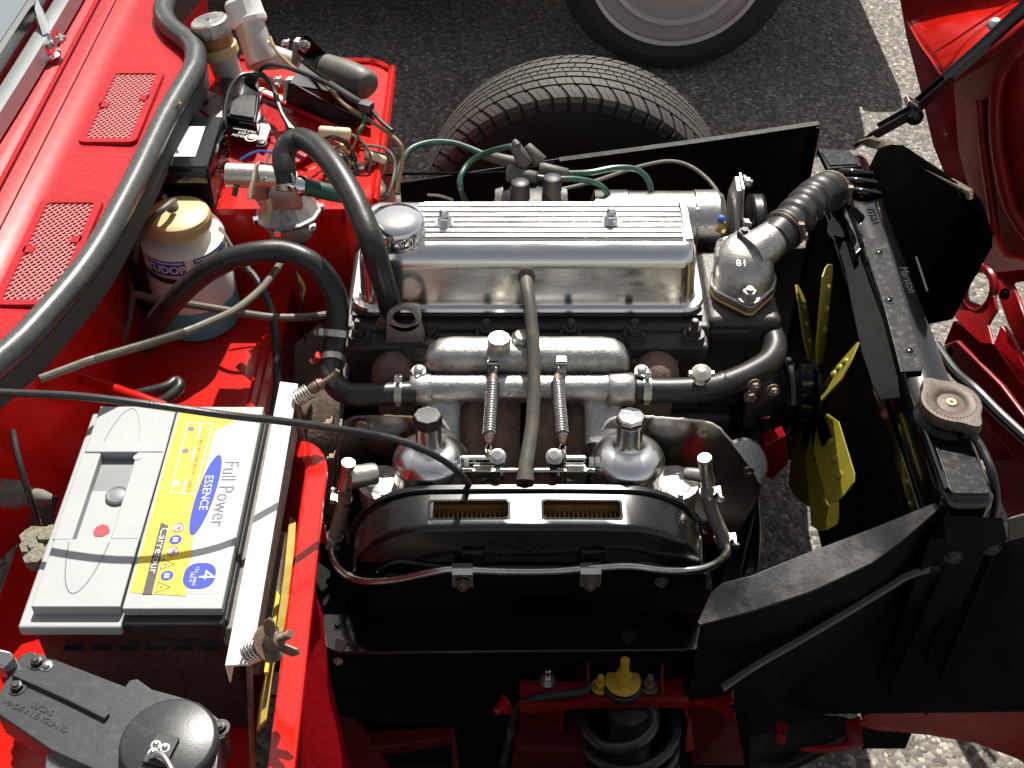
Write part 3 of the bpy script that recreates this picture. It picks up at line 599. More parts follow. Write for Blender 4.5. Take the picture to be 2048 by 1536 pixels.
# bell housing
bhs = thing('bell_housing', 'dirty tan bell housing and gearbox behind the engine', 'gearbox', (-.26, 1.3, .2))
b = B(); R = []
for x, r in ((-.222, .185), (-.235, .185), (-.24, .165), (-.30, .125), (-.40, .10), (-.5, .09)):
    R.append([(x, 1.33+r*math.cos(2*math.pi*k/28), .36+r*1.05*math.sin(2*math.pi*k/28)) for k in range(28)])
b.rings(R); obj('housing', b, 'dirt', bhs, sharp=40)
b = B(); b.bb(-.228, -.222, 1.13, 1.5, .22, .565); obj('engine_plate', b, 'iron', bhs, bev=.002)
for y, z in ((1.16, .50), (1.155, .43), (1.17, .555), (1.24, .575)): bolt(bhs, (-.236, y, z), (-1, 0, 0), .008, .010, 'rusty')
b = B(); b.slab([A(570, 700, .50), A(640, 640, .52), A(690, 690, .50), A(690, 760, .48), A(640, 890, .44), (A(590, 900, .42))], (0, 0, -.02)); obj('dust_cover', b, 'dirt', bhs, bev=.005)

# ---------------- heat shield behind carbs
hs = thing('heat_shield', 'polished metal heat shield plate standing behind the two carburettors', 'heat shield', (.02, 1.105, .5))
out1 = [(838, 800+38)]
def hsp(l, yy=1.125): return [AY(px, py, yy) for px, py in l]
b = B(); b.slab(hsp([(688, 846), (706, 836), (760, 833), (822, 836), (850, 830), (880, 838), (905, 866), (935, 905), (935, 985), (760, 1010), (672, 1050), (668, 960), (676, 870)]), (0, .0012, 0)); obj('plate', b, 'plate', hs, bev=.0005)
b = B(); b.slab(hsp([(1178, 905), (1195, 872), (1215, 842), (1245, 830), (1272, 832), (1340, 838), (1422, 848), (1450, 870), (1475, 900), (1500, 928), (1520, 965), (1517, 1000), (1490, 1040), (1460, 1085), (1400, 1090), (1180, 990)]), (0, .0012, 0)); obj('plate', b, 'plate', hs, bev=.0005)
b = B().tube(hsp([(935, 905), (905, 866), (880, 838), (850, 830)]), .0016, 6, 6); obj('rolled_edge', b, 'bar', hs)
rng_ = random.Random(4)
b = B().tube([p+V((0, 0, rng_.uniform(-.001, .001))) for p in smooth_pts(hsp([(674, 960), (680, 870), (700, 838), (760, 832), (828, 835)]), 10)], .0014, 6, 0); obj('rolled_edge', b, 'cardedge', hs)
b = B().tube([p+V((0, 0, rng_.uniform(-.001, .001))) for p in smooth_pts(hsp([(1272, 831), (1340, 837), (1424, 848), (1475, 898), (1521, 965)]), 10)], .0016, 6, 0); obj('rolled_edge', b, 'bar', hs)
b = B().tube(hsp([(1183, 905), (1196, 872), (1216, 842), (1246, 830)]), .0016, 6, 6); obj('rolled_edge', b, 'bar', hs)
for px, py in ((723, 852), (1406, 866), (1497, 942)):
    p = AY(px, py, 1.125); b = B().lathe([(.0075, 0), (.0075, .0016), (.0045, .0016), (.0045, .0004)], p, (0, -1, 0), 18); obj('grommet', b, 'zinc', hs)

# ---------------- carburettors
def carb(px, label):
    top = A(px-14 if px < 1024 else px-2, 843, .672)
    cx = AY(px, 925, 1.075).x; c = V((cx, 1.075, .545))
    t = thing('carburettor', label, 'carburettor', c, 'two carburettors')
    ax = V((0, .10, 1)).normalized()
    base = V((cx, 1.074, .5835))
    b = B().lathe([(.0452, -.030), (.0455, -.004), (.0464, .000), (.0464, .005), (.0452, .0105), (.0420, .0165), (.0375, .0210), (.0320, .0242), (.0265, .0262), (.0220, .0275), (.0190, .0290), (.0172, .0325), (.0162, .038), (.0158, .066)], base, ax, 48); obj('dashpot', b, 'dash', t, sharp=50)
    top = base+ax*.066
    if px < 1024:
        b = B().lathe([(.0178, -.004), (.0182, 0), (.0182, .009), (.0168, .0115), (.0005, .0118)], top, ax, 8); k = obj('damper_cap', b, 'batblack', t, bev=.0012)
        b = B()
        for a in range(0, 360, 30): b.box(top+ax*.0120+V((.0115*math.cos(rad(a)), .0115*math.sin(rad(a)), 0)), (.0022, .0012, .0006), Matrix.Rotation(rad(a+90), 3, 'Z'))
        obj('cap_lettering', b, 'greydk', k)
    else:
        b = B().lathe([(.0162, -.004), (.0180, 0), (.0180, .008), (.0165, .0105), (.0005, .0125)], top, ax, 8); obj('damper_cap', b, 'chrome', t, bev=.0012)
    b = B().loft([(cx, 1.075, .505, .036, .030, .010), (cx, 1.075, .545, .038, .032, .012), (cx, 1.073, .562, .0405, .036, .02), (cx, 1.072, .568, .042, .040, .03)]); obj('body', b, 'alloydull', t, bev=.001)
    b = B().cyl((cx, 1.102, .535), (cx, 1.122, .545), .026, 20); obj('mount_flange', b, 'alloy', t)
    for s_ in (-1, 1):
        bolt(t, base+V((.036*s_, -.016, .006)), ax, .0045, .005, 'steel', 'slot', 'screw')
    # float chamber beside the body, outboard
    s_ = -1 if px < 1024 else 1
    fx = cx+s_*.062
    b = B().lathe([(.027, 0), (.029, .003), (.029, .034), (.027, .037), (.018, .041), (.0005, .042)], (fx, 1.070, .513), (0, 0, 1), 28); fc = obj('float_chamber', b, 'alloydull', t, sharp=40)
    b = B(); b.slab([(fx+.03*math.cos(rad(a)), 1.07+.03*math.sin(rad(a)), .549) for a in range(0, 360, 20)], (0, 0, .0035)); obj('float_lid', b, 'alloydull', t, bev=.001)
    for a in (40, 160, 280): bolt(t, (fx+.024*math.cos(rad(a)), 1.07+.024*math.sin(rad(a)), .5525), (0, 0, 1), .0042, .006, 'steel', 'slot', 'screw')
    return t
carb(860, 'left carburettor with black cap and polished round dashpot')
carb(1255, 'right carburettor with all chrome cap and gleaming round dashpot')
# T fittings & overflow hoses
for s_, (px, lab) in zip((-1, 1), ((700, 'left pale alloy breather T fitting beside the black capped carburettor'), (1411, 'right pale alloy breather T fitting on the heat shield side'))):
    yb = 1.045
    if s_ < 0: P = [AY(697, 925, yb), AY(690, 985, yb), AY(683, 1010, yb-.003)]; arm = (AY(698, 955, yb), AY(752, 948, yb+.012))
    else: P = [AY(1409, 915, yb), AY(1414, 960, yb), AY(1418, 990, yb-.003)]; arm = (AY(1410, 952, yb), AY(1372, 948, yb+.01))
    t = thing('breather_fitting', lab, 'pipe fitting', P[1], 'breather fittings')
    b = B().lathe([(.0085, 0), (.0095, .004), (.0082, .008), (.0082, .030), (.0095, .036), (.0095, .044)], P[0], P[2]-P[0], 18); obj('tube', b, 'zinc', t, sharp=50)
    r_ = .0145 if s_ < 0 else .0088
    b = B().lathe([(r_, 0), (r_, (arm[1]-arm[0]).length-.004), (r_*.93, (arm[1]-arm[0]).length)], arm[0], arm[1]-arm[0], 20); obj('arm', b, 'zinc', t, sharp=50)
# short braided hoses to chrome overflow pipe
lh = hose('overflow_hose', 'short grey printed rubber hose left of the black air filter', 'hose', [AY(690, 985, 1.043), AY(685, 1015, 1.040), AY(676, 1050, 1.034), AY(668, 1082, 1.026), AY(665, 1098, 1.020)], [.0088, .0088, .0092, .0092, .0095], 'braid', 'overflow hoses', px=False, seg=16)
clamp(lh, AY(687, 1000, 1.042), (-.2, 0, -1), .0092, .007, (-1, 0, .0)); clamp(lh, AY(669, 1075, 1.028), (-.2, 0, -1), .0096, .007, (-1, 0, 0))
rh = hose('overflow_hose', 'short grey printed rubber hose right of the black air filter', 'hose', [AY(1415, 975, 1.043), AY(1418, 1005, 1.040), AY(1430, 1040, 1.034), AY(1444, 1070, 1.026), AY(1448, 1092, 1.020)], [.0088, .0088, .0092, .0092, .0095], 'braid', 'overflow hoses', px=False, seg=16)
clamp(rh, AY(1416, 985, 1.042), (.2, 0, -1), .0092, .007, (1, 0, 0)); clamp(rh, AY(1446, 1078, 1.026), (.2, 0, -1), .0096, .007, (1, 0, .0))
op = hose('overflow_pipe', 'bent chrome overflow pipe running across the front of the air filter', 'pipe', [AY(665, 1095, 1.018), AY(668, 1118, .995), AY(688, 1146, .965), AY(728, 1161, .947), AY(790, 1158, .943), AY(860, 1144, .940), AY(905, 1138, .940), AY(1000, 1142, .940), AY(1100, 1142, .940), AY(1180, 1136, .940), AY(1260, 1132, .940), AY(1330, 1140, .943), AY(1390, 1140, .947), AY(1432, 1127, .965), AY(1452, 1108, .995), AY(1453, 1090, 1.018)], .0050, 'steel', px=False, seg=14)
for px, py in ((925, 1142), (1181, 1141)):
    c = AY(px, py-2, .940); b = B(); sweep(b, [c+V((0, .012, -.012)), c+V((0, .0075, -.001)), c+V((0, .004, .0062)), c+V((0, -.003, .0062)), c+V((0, -.0070, .001)), c+V((0, -.0062, -.010)), c+V((0, -.006, -.022))], [(-.0125, -.0008), (.0125, -.0008), (.0125, .0008), (-.0125, .0008)], 5, up=(1, 0, .01)) if 0 else None
    pr = [(.012, -.014), (.0075, -.001), (.004, .0058), (-.003, .0060), (-.0068, .001), (-.0062, -.008), (-.006, -.024), (-.0078, -.024), (-.008, -.008), (-.0086, .0015), (-.004, .0076), (.005, .0074), (.0095, -.001), (.0135, -.013)]
    b.slab([(c.x-.0125, c.y+y, c.z+z) for y, z in pr], (.025, 0, 0)); k = obj('pipe_clip', b, 'steel', op, bev=.0006)
    bolt(k, (c.x, c.y-.0078, c.z-.018), (0, -1, 0), .006, .007, 'rusty')
bolt(op, AY(925, 1168, .93), (0, -1, 0), .006, .006, 'rusty')
# ---------------- air filter
af = thing('air_filter', 'glossy black tin air filter box with two slots showing pleats', 'air filter', (.019, .98, .47))
FX = .1135
def ctop(x): return -.0014*(abs(x)/FX)**2.5
def arch(hx, top, r, zb, cx=.0195):
    L = [(-hx, zb), (-hx, top-r*.72)]; w_ = hx-FX; sl = 0
    for k in range(1, 16):
        a = rad(180-90*k/16); L.append((-hx+w_*(1+math.cos(a)), top-.0014-(r*.72-.0014)*(1-math.sin(a))))
    L += [(-FX, top+ctop(FX)), (-.09, top+ctop(.09)), (-.06, top+ctop(.06)), (-.03, top+ctop(.03))]
    return [(cx+x, z) for x, z in L+[(0, top)]+[(-x, z) for x, z in reversed(L)]]
b = B(); a1 = arch(.2215, .6015, .135, .455); b.rings([[(x, 1.022, z) for x, z in a1], [(x, 1.0115, z) for x, z in a1]]); obj('back_plate', b, 'filter', af, bev=.0015)
b = B(); a1 = arch(.2235, .6035, .135, .45); b.rings([[(x, 1.016, z) for x, z in a1], [(x, 1.0125, z) for x, z in a1]]); obj('seam', b, 'filter', af, bev=.0010)
# case as arch shell with slots: built from strips
aA = arch(.2185, .5985, .132, .46); aB = arch(.2150, .5955, .130, .46); aC = arch(.2080, .5885, .126, .46)
aC = [(x, max(z, .532)) for x, z in aC]
yA, yB, yC = 1.010, .9655, .9585
slots = [(-.0985, -.0035), (.0365, .1300)]
b = B()
N = len(aA)
R = [[(x, yA, z) for x, z in aA], [(x, yB, z) for x, z in aB], [(x, yB-.004, z-.0015) for x, z in aB], [(x, yC, z) for x, z in aC]]
for j in range(N-1):
    flat = abs(aA[j][0]-.0195) < FX+1e-6 and abs(aA[j+1][0]-.0195) < FX+1e-6
    for i in range(3):
        if i == 0 and flat: continue
        b.add([R[i][j], R[i][j+1], R[i+1][j+1], R[i+1][j]], [(0, 1, 2, 3)])
xb = sorted(set([round(x, 6) for x, z in aA if abs(x-.0195) < FX+1e-6]+[q for s_ in slots for q in s_]))
yb_ = [yA, .9995, .9725, yB]
def tz(y, x=.0195): return .5985+ctop(x-.0195)-(yA-y)/(yA-yB)*.003
for i in range(len(xb)-1):
    for j in range(3):
        if j == 1 and any(xb[i] >= s_[0]-1e-6 and xb[i+1] <= s_[1]+1e-6 for s_ in slots): continue
        b.add([(xx, yy, tz(yy, xx)) for xx, yy in ((xb[i], yb_[j]), (xb[i+1], yb_[j]), (xb[i+1], yb_[j+1]), (xb[i], yb_[j+1]))], [(0, 1, 2, 3)])
fc = [(x, yC, z) for x, z in aC]; b.add(fc, [tuple(range(len(fc)))])
obj('case', b, 'filter', af, sharp=50)
for s0, s1 in slots:
    cx_ = (s0+s1)/2; hx_ = (s1-s0)/2; cy_ = (.9995+.9725)/2; hy_ = (.9995-.9725)/2; z_ = tz(cy_)
    o_ = [(cx_+x, cy_+y) for x, y in rrect(hx_+.0018, hy_+.0018, .004)]; i_ = [(cx_+x, cy_+y) for x, y in rrect(hx_-.001, hy_-.001, .004)]
    b = B(); b.rings([[(x, y, tz(y, x)+.0004) for x, y in o_], [(x, y, tz(y, x)+.0010) for x, y in i_], [(x, y, z_-.006) for x, y in i_]], False); obj('slot_lip', b, 'filter', af)
n_ = 44
b = B()
for k in range(n_):
    x = -.10+k*.0056; yo = .985+.010*math.sin(k*.9)*0
    b.bb(x, x+.0018, .972, 1.004, .47, .574)
b.bb(-.105, .145, 1.004, 1.008, .47, .59); o = obj('paper_element', b, 'pleat', af); o['kind'] = 'stuff'
b = B().tube([(x*1.0, .9570, .5415+dz) for x, dz in ((-.165, -.022), (-.14, -.006), (-.11, -.012), (-.07, -.018), (0, -.018), (.08, -.018), (.13, -.015), (.16, -.010), (.19, -.020))], .003, 8, 6); obj('pressed_bead', b, 'filter', af)
text(af, 'lettering', 'TOP', (.016, .9575, .5575), (1, 0, 0), (0, 0, 1), .018, 'satindusty', .0016, sx=1.5)
for q_ in ((-.060, -.034), (.082, .112)): b = B(); b.bb(*q_, .952, .9575, .530, .560); obj('clip_tab', b, 'filter', af, bev=.001)
for px, py in ((785, 1155), (1323, 1163)): bolt(af, AY(px, py, .957), (0, -1, 0), .006, .006, 'rusty')
b = B(); b.slab([(-.165, .9595, .531), (.205, .9595, .531), (.19, .985, .455), (-.15, .985, .455)], (0, .02, 0)); obj('lower_case', b, 'satin', af, bev=.003)
# lower black splash panel below filter
b = B(); b.slab([(-.205, .965, .50), (.240, .965, .50), (.250, .985, .40), (.10, .99, .36), (-.22, .99, .38)], (0, .004, 0)); o = obj('splash_panel', b, 'satin', None, bev=.002); tag(o, 'plain satin black panel hanging under the air filter', 'panel')

# ---------------- throttle linkage
tl = thing('throttle_linkage', 'bright plated throttle rods and levers between the two carburettors', 'linkage', (.016, 1.06, .55))
yl = 1.052
pl = lambda px, py, dy=0: AY(px, py, yl+dy)
b = B().cyl(pl(925, 942), pl(1190, 942), .0042, 12); obj('rod', b, 'steel', tl)
for px in (905+48, 1145): b = B(); b.box(pl(px, 918, .004), (.040 if px < 1024 else .034, .008, .010)); obj('coupling', b, 'chrome', tl, bev=.003)
for px in (995, 1108):
    b = B().lathe([(.0105, 0), (.0105, .005), (.006, .006), (.006, .010)], pl(px, 916, -.004), (0, -.4, 1), 18); obj('clamp_bolt', b, 'steel', tl)
    b = B(); b.slab([pl(px-8, 920), pl(px+8, 920), pl(px+6, 948), pl(px-2, 958), pl(px-10, 945)], (0, .004, 0)); obj('lever', b, 'zinc' if px < 1024 else 'iron', tl, bev=.001)
    b = B().torus(pl(px+9, 948), (1, 0, 0), .0068, .002, 20, 8); obj('collar', b, 'steel', tl)
for pts in ([(984, 946), (982, 955), (968, 962), (966, 972)], [(1118, 946), (1124, 958), (1140, 964), (1143, 974)]):
    b = B().tube([pl(*q) for q in pts], .0026, 8, 5); obj('bent_rod', b, 'steel', tl)
for x0, x1 in ((946, 990), (1128, 1172)):
    b = B(); b.bb(pl(x0, 935).x, pl(x1, 935).x, yl-.008, yl+.004, pl(0, 948).z, pl(0, 935).z+.001); obj('bracket', b, 'zinc', tl, bev=.0012)
    for q in (x0+2, x1-2): b = B(); b.bb(pl(q, 0).x-.0018+(pl(q, 935).x-pl(q, 0).x), pl(q, 935).x+.0018, yl-.010, yl-.004, pl(q, 975).z, pl(q, 930).z); obj('bracket_leg', b, 'zinc', tl, bev=.0006)
for px in (928, 1178, 1190): b = B().lathe([(.007, 0), (.007, .006)], pl(px, 925), (1, 0, 0), 8); obj('nut', b, 'steel', tl)
b = B().torus(pl(978, 910), (1, .3, 0), .006, .0018, 16, 6); obj('spring_loop', b, 'zinc', tl)
b = B().torus(pl(1128, 910), (1, .3, 0), .006, .0018, 16, 6); obj('spring_loop', b, 'zinc', tl)
# return springs
for px0, px1, lab in ((988, 977, 'left throttle return spring stretched beside the breather hose'), (1113, 1126, 'right throttle return spring with its lower hook swung outward')):
    a = V((A(px0, 742, .661).x, 1.170, .659)); c = AY(px1, 902, 1.056)
    d = c-a; s0 = a+d*.17; s1 = a+d*.83; sp0 = a+d*.09
    t = thing('return_spring', lab, 'spring', c, 'throttle return springs')
    b = B().helix(s0, s1, .0080, .0013, 22, 6, 14); obj('coil', b, 'steel', t, sharp=80)
    x_, y_, z_ = frame(d)
    b = B().tube([a+x_*.003, a-z_*.001+x_*0, a-x_*.004+z_*.004, a+z_*.009-x_*.001, a+z_*.016, s0+x_*.003], .0010, 6, 6); b.tube([s1+x_*.002, s1+z_*.008, c-z_*.008+x_*.005, c+x_*.004, c+z_*.003, c-x_*.004, c-x_*.004-z_*.005], .0010, 6, 6); obj('hook', b, 'steel', t, sharp=80)
    b = B().lathe([(.0068, 0), (.0035, .010)], s1, d, 12); obj('spring_end', b, 'rusty', t); b = B().lathe([(.0035, -.009), (.0066, 0)], s0, d, 12); obj('spring_end', b, 'rusty', t)
# ================================================================== BATTERY
bt = thing('battery', 'pale grey and black car battery with yellow and white printed label', 'battery', (-.37, .87, .546))
X0, X1, Y0, Y1, ZT = -.460, -.277, .728, 1.004, .75
b = B(); b.bb(X0-.004, X1+.004, Y0-.006, Y1, .5465, .735); obj('case', b, 'batblack', bt, bev=.004)
b = B(); b.bb(X0-.012, -.373, Y0-.015, Y1+.002, .724, .7375); obj('lid_skirt', b, 'grey', bt, bev=.003)
b = B(); b.bb(-.373, X1+.001, Y0-.012, Y1+.002, .715, .7385); obj('lid_skirt', b, 'batblack', bt, bev=.003)
b = B(); b.bb(X1-.004, -.245, Y0-.010, Y1+.004, .70, .728); obj('case_edge', b, 'batedge', bt, bev=.003)
for k in range(6):
    b = B(); b.bb(-.44+k*.027, -.44+k*.027+.018, Y0-.0105, Y0-.0055, .690, .6935); obj('case_rib', b, 'batblack', bt)
# grey lid with handle recess
xr0, xr1, yr0, yr1 = -.442, -.4035, .812, .933
b = B()
b.bb(X0, -.3745, yr1, Y1, .737, ZT); b.bb(X0, -.3745, Y0, yr0, .737, ZT); b.bb(xr1, -.3745, yr0, yr1, .737, ZT); b.bb(X0-.002, xr0, yr0, yr1, .737, ZT-.001)
obj('lid', b, 'grey', bt, bev=.0016)
b = B(); b.bb(-.3725, X1, Y0-.002, Y1, .7385, .7495); lidr = obj('lid', b, 'grey', bt, bev=.0016)
b = B(); b.slab([(xr0, yr0, .7382), (xr1, yr0, .7382), (xr1, .886, .7382), (xr0, .886, .7382)], (0, 0, .0012)); obj('recess_floor', b, 'grey', bt)
b = B(); b.slab([(xr0, .886, .7382), (xr1, .886, .7382), (xr1, yr1, .7382), (xr0, yr1, .7382)], (0, 0, .0004)); obj('recess_floor', b, 'greydk', bt)
b = B().lathe([(.0125, 0), (.0125, .004), (.0105, .0055), (.0085, .0045), (.0070, .0052), (.0005, .0055)], (A(235, 990, .742).x, A(235, 990, .742).y, .7385), (0, 0, 1), 28); obj('vent_knob', b, 'greydk', bt)
p = A(203, 1061, .740); b = B(); b.slab([(p.x+.0085*math.cos(rad(a))*(1+.12*math.sin(a)), p.y+.0080*math.sin(rad(a))*(1+.1*math.cos(a*1.7)), .7397) for a in range(0, 360, 24)], (0, 0, .0004)); obj('red_mark', b, 'pred', bt)
ell = []
for k in range(48):
    a = 2*math.pi*k/48; q = (-.4235+.0235*math.cos(a), .872+.128*math.sin(a))
    ell.append(V((q[0], q[1], ZT)))
seg1 = [p for p in ell if p.y > yr1+.003]; seg2 = [p for p in ell if p.y < yr0-.003]
seg1.sort(key=lambda p: math.atan2(p.y-.9, p.x+.4235)); seg2.sort(key=lambda p: math.atan2(p.x+.4235, -(p.y-.8)))
for s_ in (seg1, seg2): b = B().tube(s_, .0006, 5, 2); obj('engraved_line', b, 'greydk', bt)
b = B().cyl((-.401, .925, .742), (-.401, .925, .7507), .0042, 14); obj('lid_pip', b, 'grey', bt)
# label
def decal(name, pts, z, m, parent=None):
    b = B(); b.slab([(x, y, z) for x, y in pts], (0, 0, .00022)); return obj(name, b, m, parent)
lab = decal('label', [(-.3695, .745), (-.3695, .996), (-.281, .996), (-.281, .752), (-.284, .746), (-.289, .744)], .7496, 'pwhite', bt)
# yellow field with curved right border
def P2(px, py): q = A(px, py, .7497); return (q.x, q.y)
yel = [(-.3692, .7455), (-.3692, .9955), (-.300, .9955), (-.306, .980), P2(430, 862), P2(418, 905), P2(404, 960), P2(394, 1010), P2(388, 1060), P2(382, 1110), P2(376, 1150), P2(372, 1192)]
decal('yellow_field', yel, .7498, 'pyellow', lab)
D = lambda n, pts, z, m: decal(n, pts, z, m, lab)
cxe, cye = P2(412, 988); th = 0.06
D('blue_ellipse', [(cxe+.0095*math.cos(a)+.004*math.sin(a), cye+.0560*math.sin(a)) for a in [2*math.pi*k/40 for k in range(40)]], .7501, 'pblue')
def T(s, px, py, size, m, z=.7505, sx=1, tilt=0): q = A(px, py, z); return text(lab, 'lettering', s, (q.x, q.y, z), (tilt, -1, 0), (1, tilt, 0), size, m, .00012, sx=sx)
T('ESSENCE', 412, 985, .0125, 'pwhite', sx=1.0, tilt=.03)
T('Full Power', 449, 985, .0230, 'pgrey', z=.7502, sx=.92)
T('LECTURE DU TEMOIN DE CHARGE', 392, 920, .0060, 'pbrown', z=.7502, sx=1.02)
D('brown_band', [P2(322, 1045), P2(337, 1052), P2(304, 1189), P2(285, 1189)], .7500, 'pdark')
T('Carrefour', 318, 1100, .0115, 'pwhite', sx=1.25, tilt=.0)
# white key frame
fr = [P2(375, 846), P2(425, 848), P2(389, 989), P2(341, 985)]
for i in range(4):
    a = V((*fr[i], .7501)); c = V((*fr[(i+1) % 4], .7501)); d = (c-a).normalized(); b = B(); b.box((a+c)/2, ((c-a).length, .0011, .0003), Matrix((d, V((0, 0, 1)).cross(d), V((0, 0, 1)))).transposed()); obj('key_frame', b, 'pwhite', lab)
for px, py in ((382, 858), (371, 902), (353, 967)):
    q = P2(px, py); D('key_dot', [(q[0]+.0038*math.cos(rad(a)), q[1]+.0038*math.sin(rad(a))) for a in range(0, 360, 30)], .7501, 'pgrey' if py < 950 else 'pwhite')
    q = P2(px+16, py+6); D('key_bar', [(q[0]-.0012, q[1]-.010), (q[0]+.0012, q[1]-.010), (q[0]+.0012, q[1]+.010), (q[0]-.0012, q[1]+.010)], .7501, 'pwhite')
def disc(px, py, r, m, z=.7500, rx=1): q = P2(px, py); return D('symbol_disc', [(q[0]+r*rx*math.cos(rad(a)), q[1]+r*math.sin(rad(a))) for a in range(0, 360, 18)], z, m)
for px, py, m in ((357, 1056, 'pwhite'), (351, 1080, 'pblue'), (346, 1103, 'pwhite'), (334, 1152, 'pblue')):
    disc(px, py, .0062, m)
    if m == 'pwhite':
        q = P2(px, py); b = B().torus((q[0], q[1], .7503), (0, 0, 1), .0055, .0005, 20, 4); obj('symbol_ring', b, 'pred', lab)
        b = B(); b.box((q[0], q[1], .7503), (.010, .0008, .0003), Matrix.Rotation(.8, 3, 'Z')); obj('symbol_bar', b, 'pred', lab)
        b = B(); b.box((q[0]+.001, q[1]-.0005, .75025), (.0016, .006, .0003)); obj('symbol_mark', b, 'pdark', lab)
    else:
        q = P2(px, py); b = B(); b.box((q[0], q[1]+.0016, .7503), (.0052, .0024, .0003)); b.box((q[0], q[1]-.0016, .7503), (.0052, .0024, .0003)); obj('symbol_mark', b, 'pwhite', lab)
for px, py in ((337, 1129), (328, 1175)):
    q = P2(px, py); tri = [(q[0]-.0068, q[1]-.0065), (q[0]-.0068, q[1]+.0065), (q[0]+.0060, q[1])]
    for i in range(3):
        a = V((*tri[i], .7502)); c = V((*tri[(i+1) % 3], .7502)); d = (c-a).normalized(); b = B(); b.box((a+c)/2, ((c-a).length, .0007, .0003), Matrix((d, V((0, 0, 1)).cross(d), V((0, 0, 1)))).transposed()); obj('warning_triangle', b, 'pdark', lab)
    b = B(); b.box((q[0]-.003, q[1], .7502), (.003, .0012, .0003)); obj('symbol_mark', b, 'pdark', lab)
q = P2(399, 1152); D('blue_badge', [(q[0]+x, q[1]+y) for x, y in rrect(.0155, .0160, .0125, 6)], .7500, 'pblue')
T('4', 413, 1150, .0235, 'pwhite'); T('12V - 44Ah', 391, 1152, .0052, 'pwhite'); T('360 A', 383, 1154, .0052, 'pwhite')
# battery fittings
hb = thing('battery_clamp_bar', 'cream painted angle bar clamping the battery down along its right side', 'clamp bar', (-.248, .85, .745))
b = B(); b.slab([(-.2605, .655, .757), (-.2370, .657, .757), (-.2410, 1.030, .757), (-.2620, 1.034, .757)], (0, 0, .003)); obj('bar', b, 'bar', hb, bev=.0008)
b = B(); b.slab([(-.2605, .655, .757), (-.2590, .655, .757), (-.2605, 1.034, .757), (-.2620, 1.034, .757)], (0, 0, -.024)); obj('bar_flange', b, 'bar', hb, bev=.0005)
for (px, py, z, s_) in ((497, 1307, .762, 1), (590, 800, .762, 0)):
    p = A(px, py, z)
    if s_:
        e = A(572, 1272, .80); d = (e-p).normalized()
        wn = thing('wing_nut', 'rusty wing nut with spring and washer at the front end of the clamp bar', 'wing nut', p, 'battery clamp fasteners')
        b = B().helix(p, p+d*.030, .0095, .0016, 6, 6, 14); obj('spring', b, 'steel', wn, sharp=80)
        b = B().lathe([(.004, .030), (.0175, .030), (.0175, .0325), (.004, .0325)], p, d, 26); obj('washer', b, 'rusty', wn, bev=.0004)
        b = B().lathe([(.0085, .033), (.0075, .046), (.005, .047)], p, d, 14); obj('nut', b, 'rusty', wn)
        b = B().tube([p+d*-.01, p+d*.062], .0034, 10, 0); b.helix(p+d*.047, p+d*.062, .0036, .0006, 8, 4, 10); obj('rod', b, 'rusty', wn)
        u = d.cross(V((0, -1, .55))).normalized()
        for q in (1, -1):
            b = B(); c0 = p+d*.041; b.slab([c0+u*q*.006-d*.006, c0+u*q*.010-d*.007, c0+u*q*.021+d*.002, c0+u*q*.022+d*.012, c0+u*q*.016+d*.013, c0+u*q*.006+d*.004], d.cross(u)*.003); obj('wing', b, 'rusty', wn, bev=.001)
    else:
        e = A(650, 762, .775); d = (e-p).normalized()
        wn = thing('hook_rod', 'small rusty hook rod with spring at the back end of the clamp bar', 'hook', p, 'battery clamp fasteners')
        b = B().helix(p, p+d*.020, .0085, .0014, 6, 6, 14); obj('spring', b, 'zinc', wn, sharp=80)
        b = B().lathe([(.0060, .020), (.0068, .028), (.005, .030)], p, d, 12); b.lathe([(.005, .030), (.0075, .031), (.005, .037)], p, d, 10); obj('nut', b, 'rusty', wn)
        b = B().tube([p, p+d*.03, p+d*.050, p+d*.056+V((0, 0, .004))], .0030, 8, 4); obj('rod', b, 'rusty', wn)
    b = B().tube([p+V((0, 0, -.002)), V((p.x-.004+(-.01 if s_ else 0), p.y+(-.03 if s_ else .03), .60))], .003, 8, 0); obj('long_rod', b, 'rusty', wn)
# yellow strip and brown pieces between battery and rim
t = thing('packing_strip', 'yellowed wooden packing strip wedged beside the red battery box rim', 'packing strip', (-.235, .8, .60))
b = B(); b.slab([A(578, 1030, .66), A(592, 1040, .66), A(585, 1160, .655), A(560, 1300, .645), A(548, 1330, .64), A(532, 1440, .63), A(512, 1460, .62), A(520, 1390, .63), A(545, 1290, .64), A(566, 1150, .65)], (0, 0, -.008)); obj('strip', b, 'dimple', t, bev=.002)
b = B(); b.slab([A(553, 1180, .675), A(560, 1190, .675), A(536, 1345, .66), A(527, 1345, .66)], (0, 0, -.006)); obj('strip', b, 'pyellow', t, bev=.001)
b = B(); b.slab([A(530, 1060, .68), A(572, 1060, .665), A(560, 1180, .66), A(545, 1270, .66), A(520, 1340, .65), A(500, 1340, .65), A(515, 1200, .67)], (0, 0, -.010)); tt = obj('board', b, 'dirt', None, bev=.002); tag(tt, 'dirty brown board lying in the gap right of the battery', 'board')
fl = B(); rr = random.Random(5)
for k in range(90):
    q = A(60+rr.random()*55, 1065+rr.random()*60, .73-.03*rr.random()); fl.ball(q, .006+.006*rr.random(), seg=6)
o = obj('felt_pad', fl, 'fluff', None, sharp=80); tag(o, 'frayed brown felt padding squeezed against the left side of the battery', 'padding')
o = hose('battery_cable', '', '', [(25, 860, .76), (40, 930, .74), (65, 1010, .70), (80, 1060, .66)], .0035, 'cable'); tag(o, 'thin black strap dropping from the rubber seal left of the battery', 'cable')
cn = thing('drain_spout', 'dusty grey spout poking out of the dark wall left of the battery', 'spout', A(40, 990, .68))
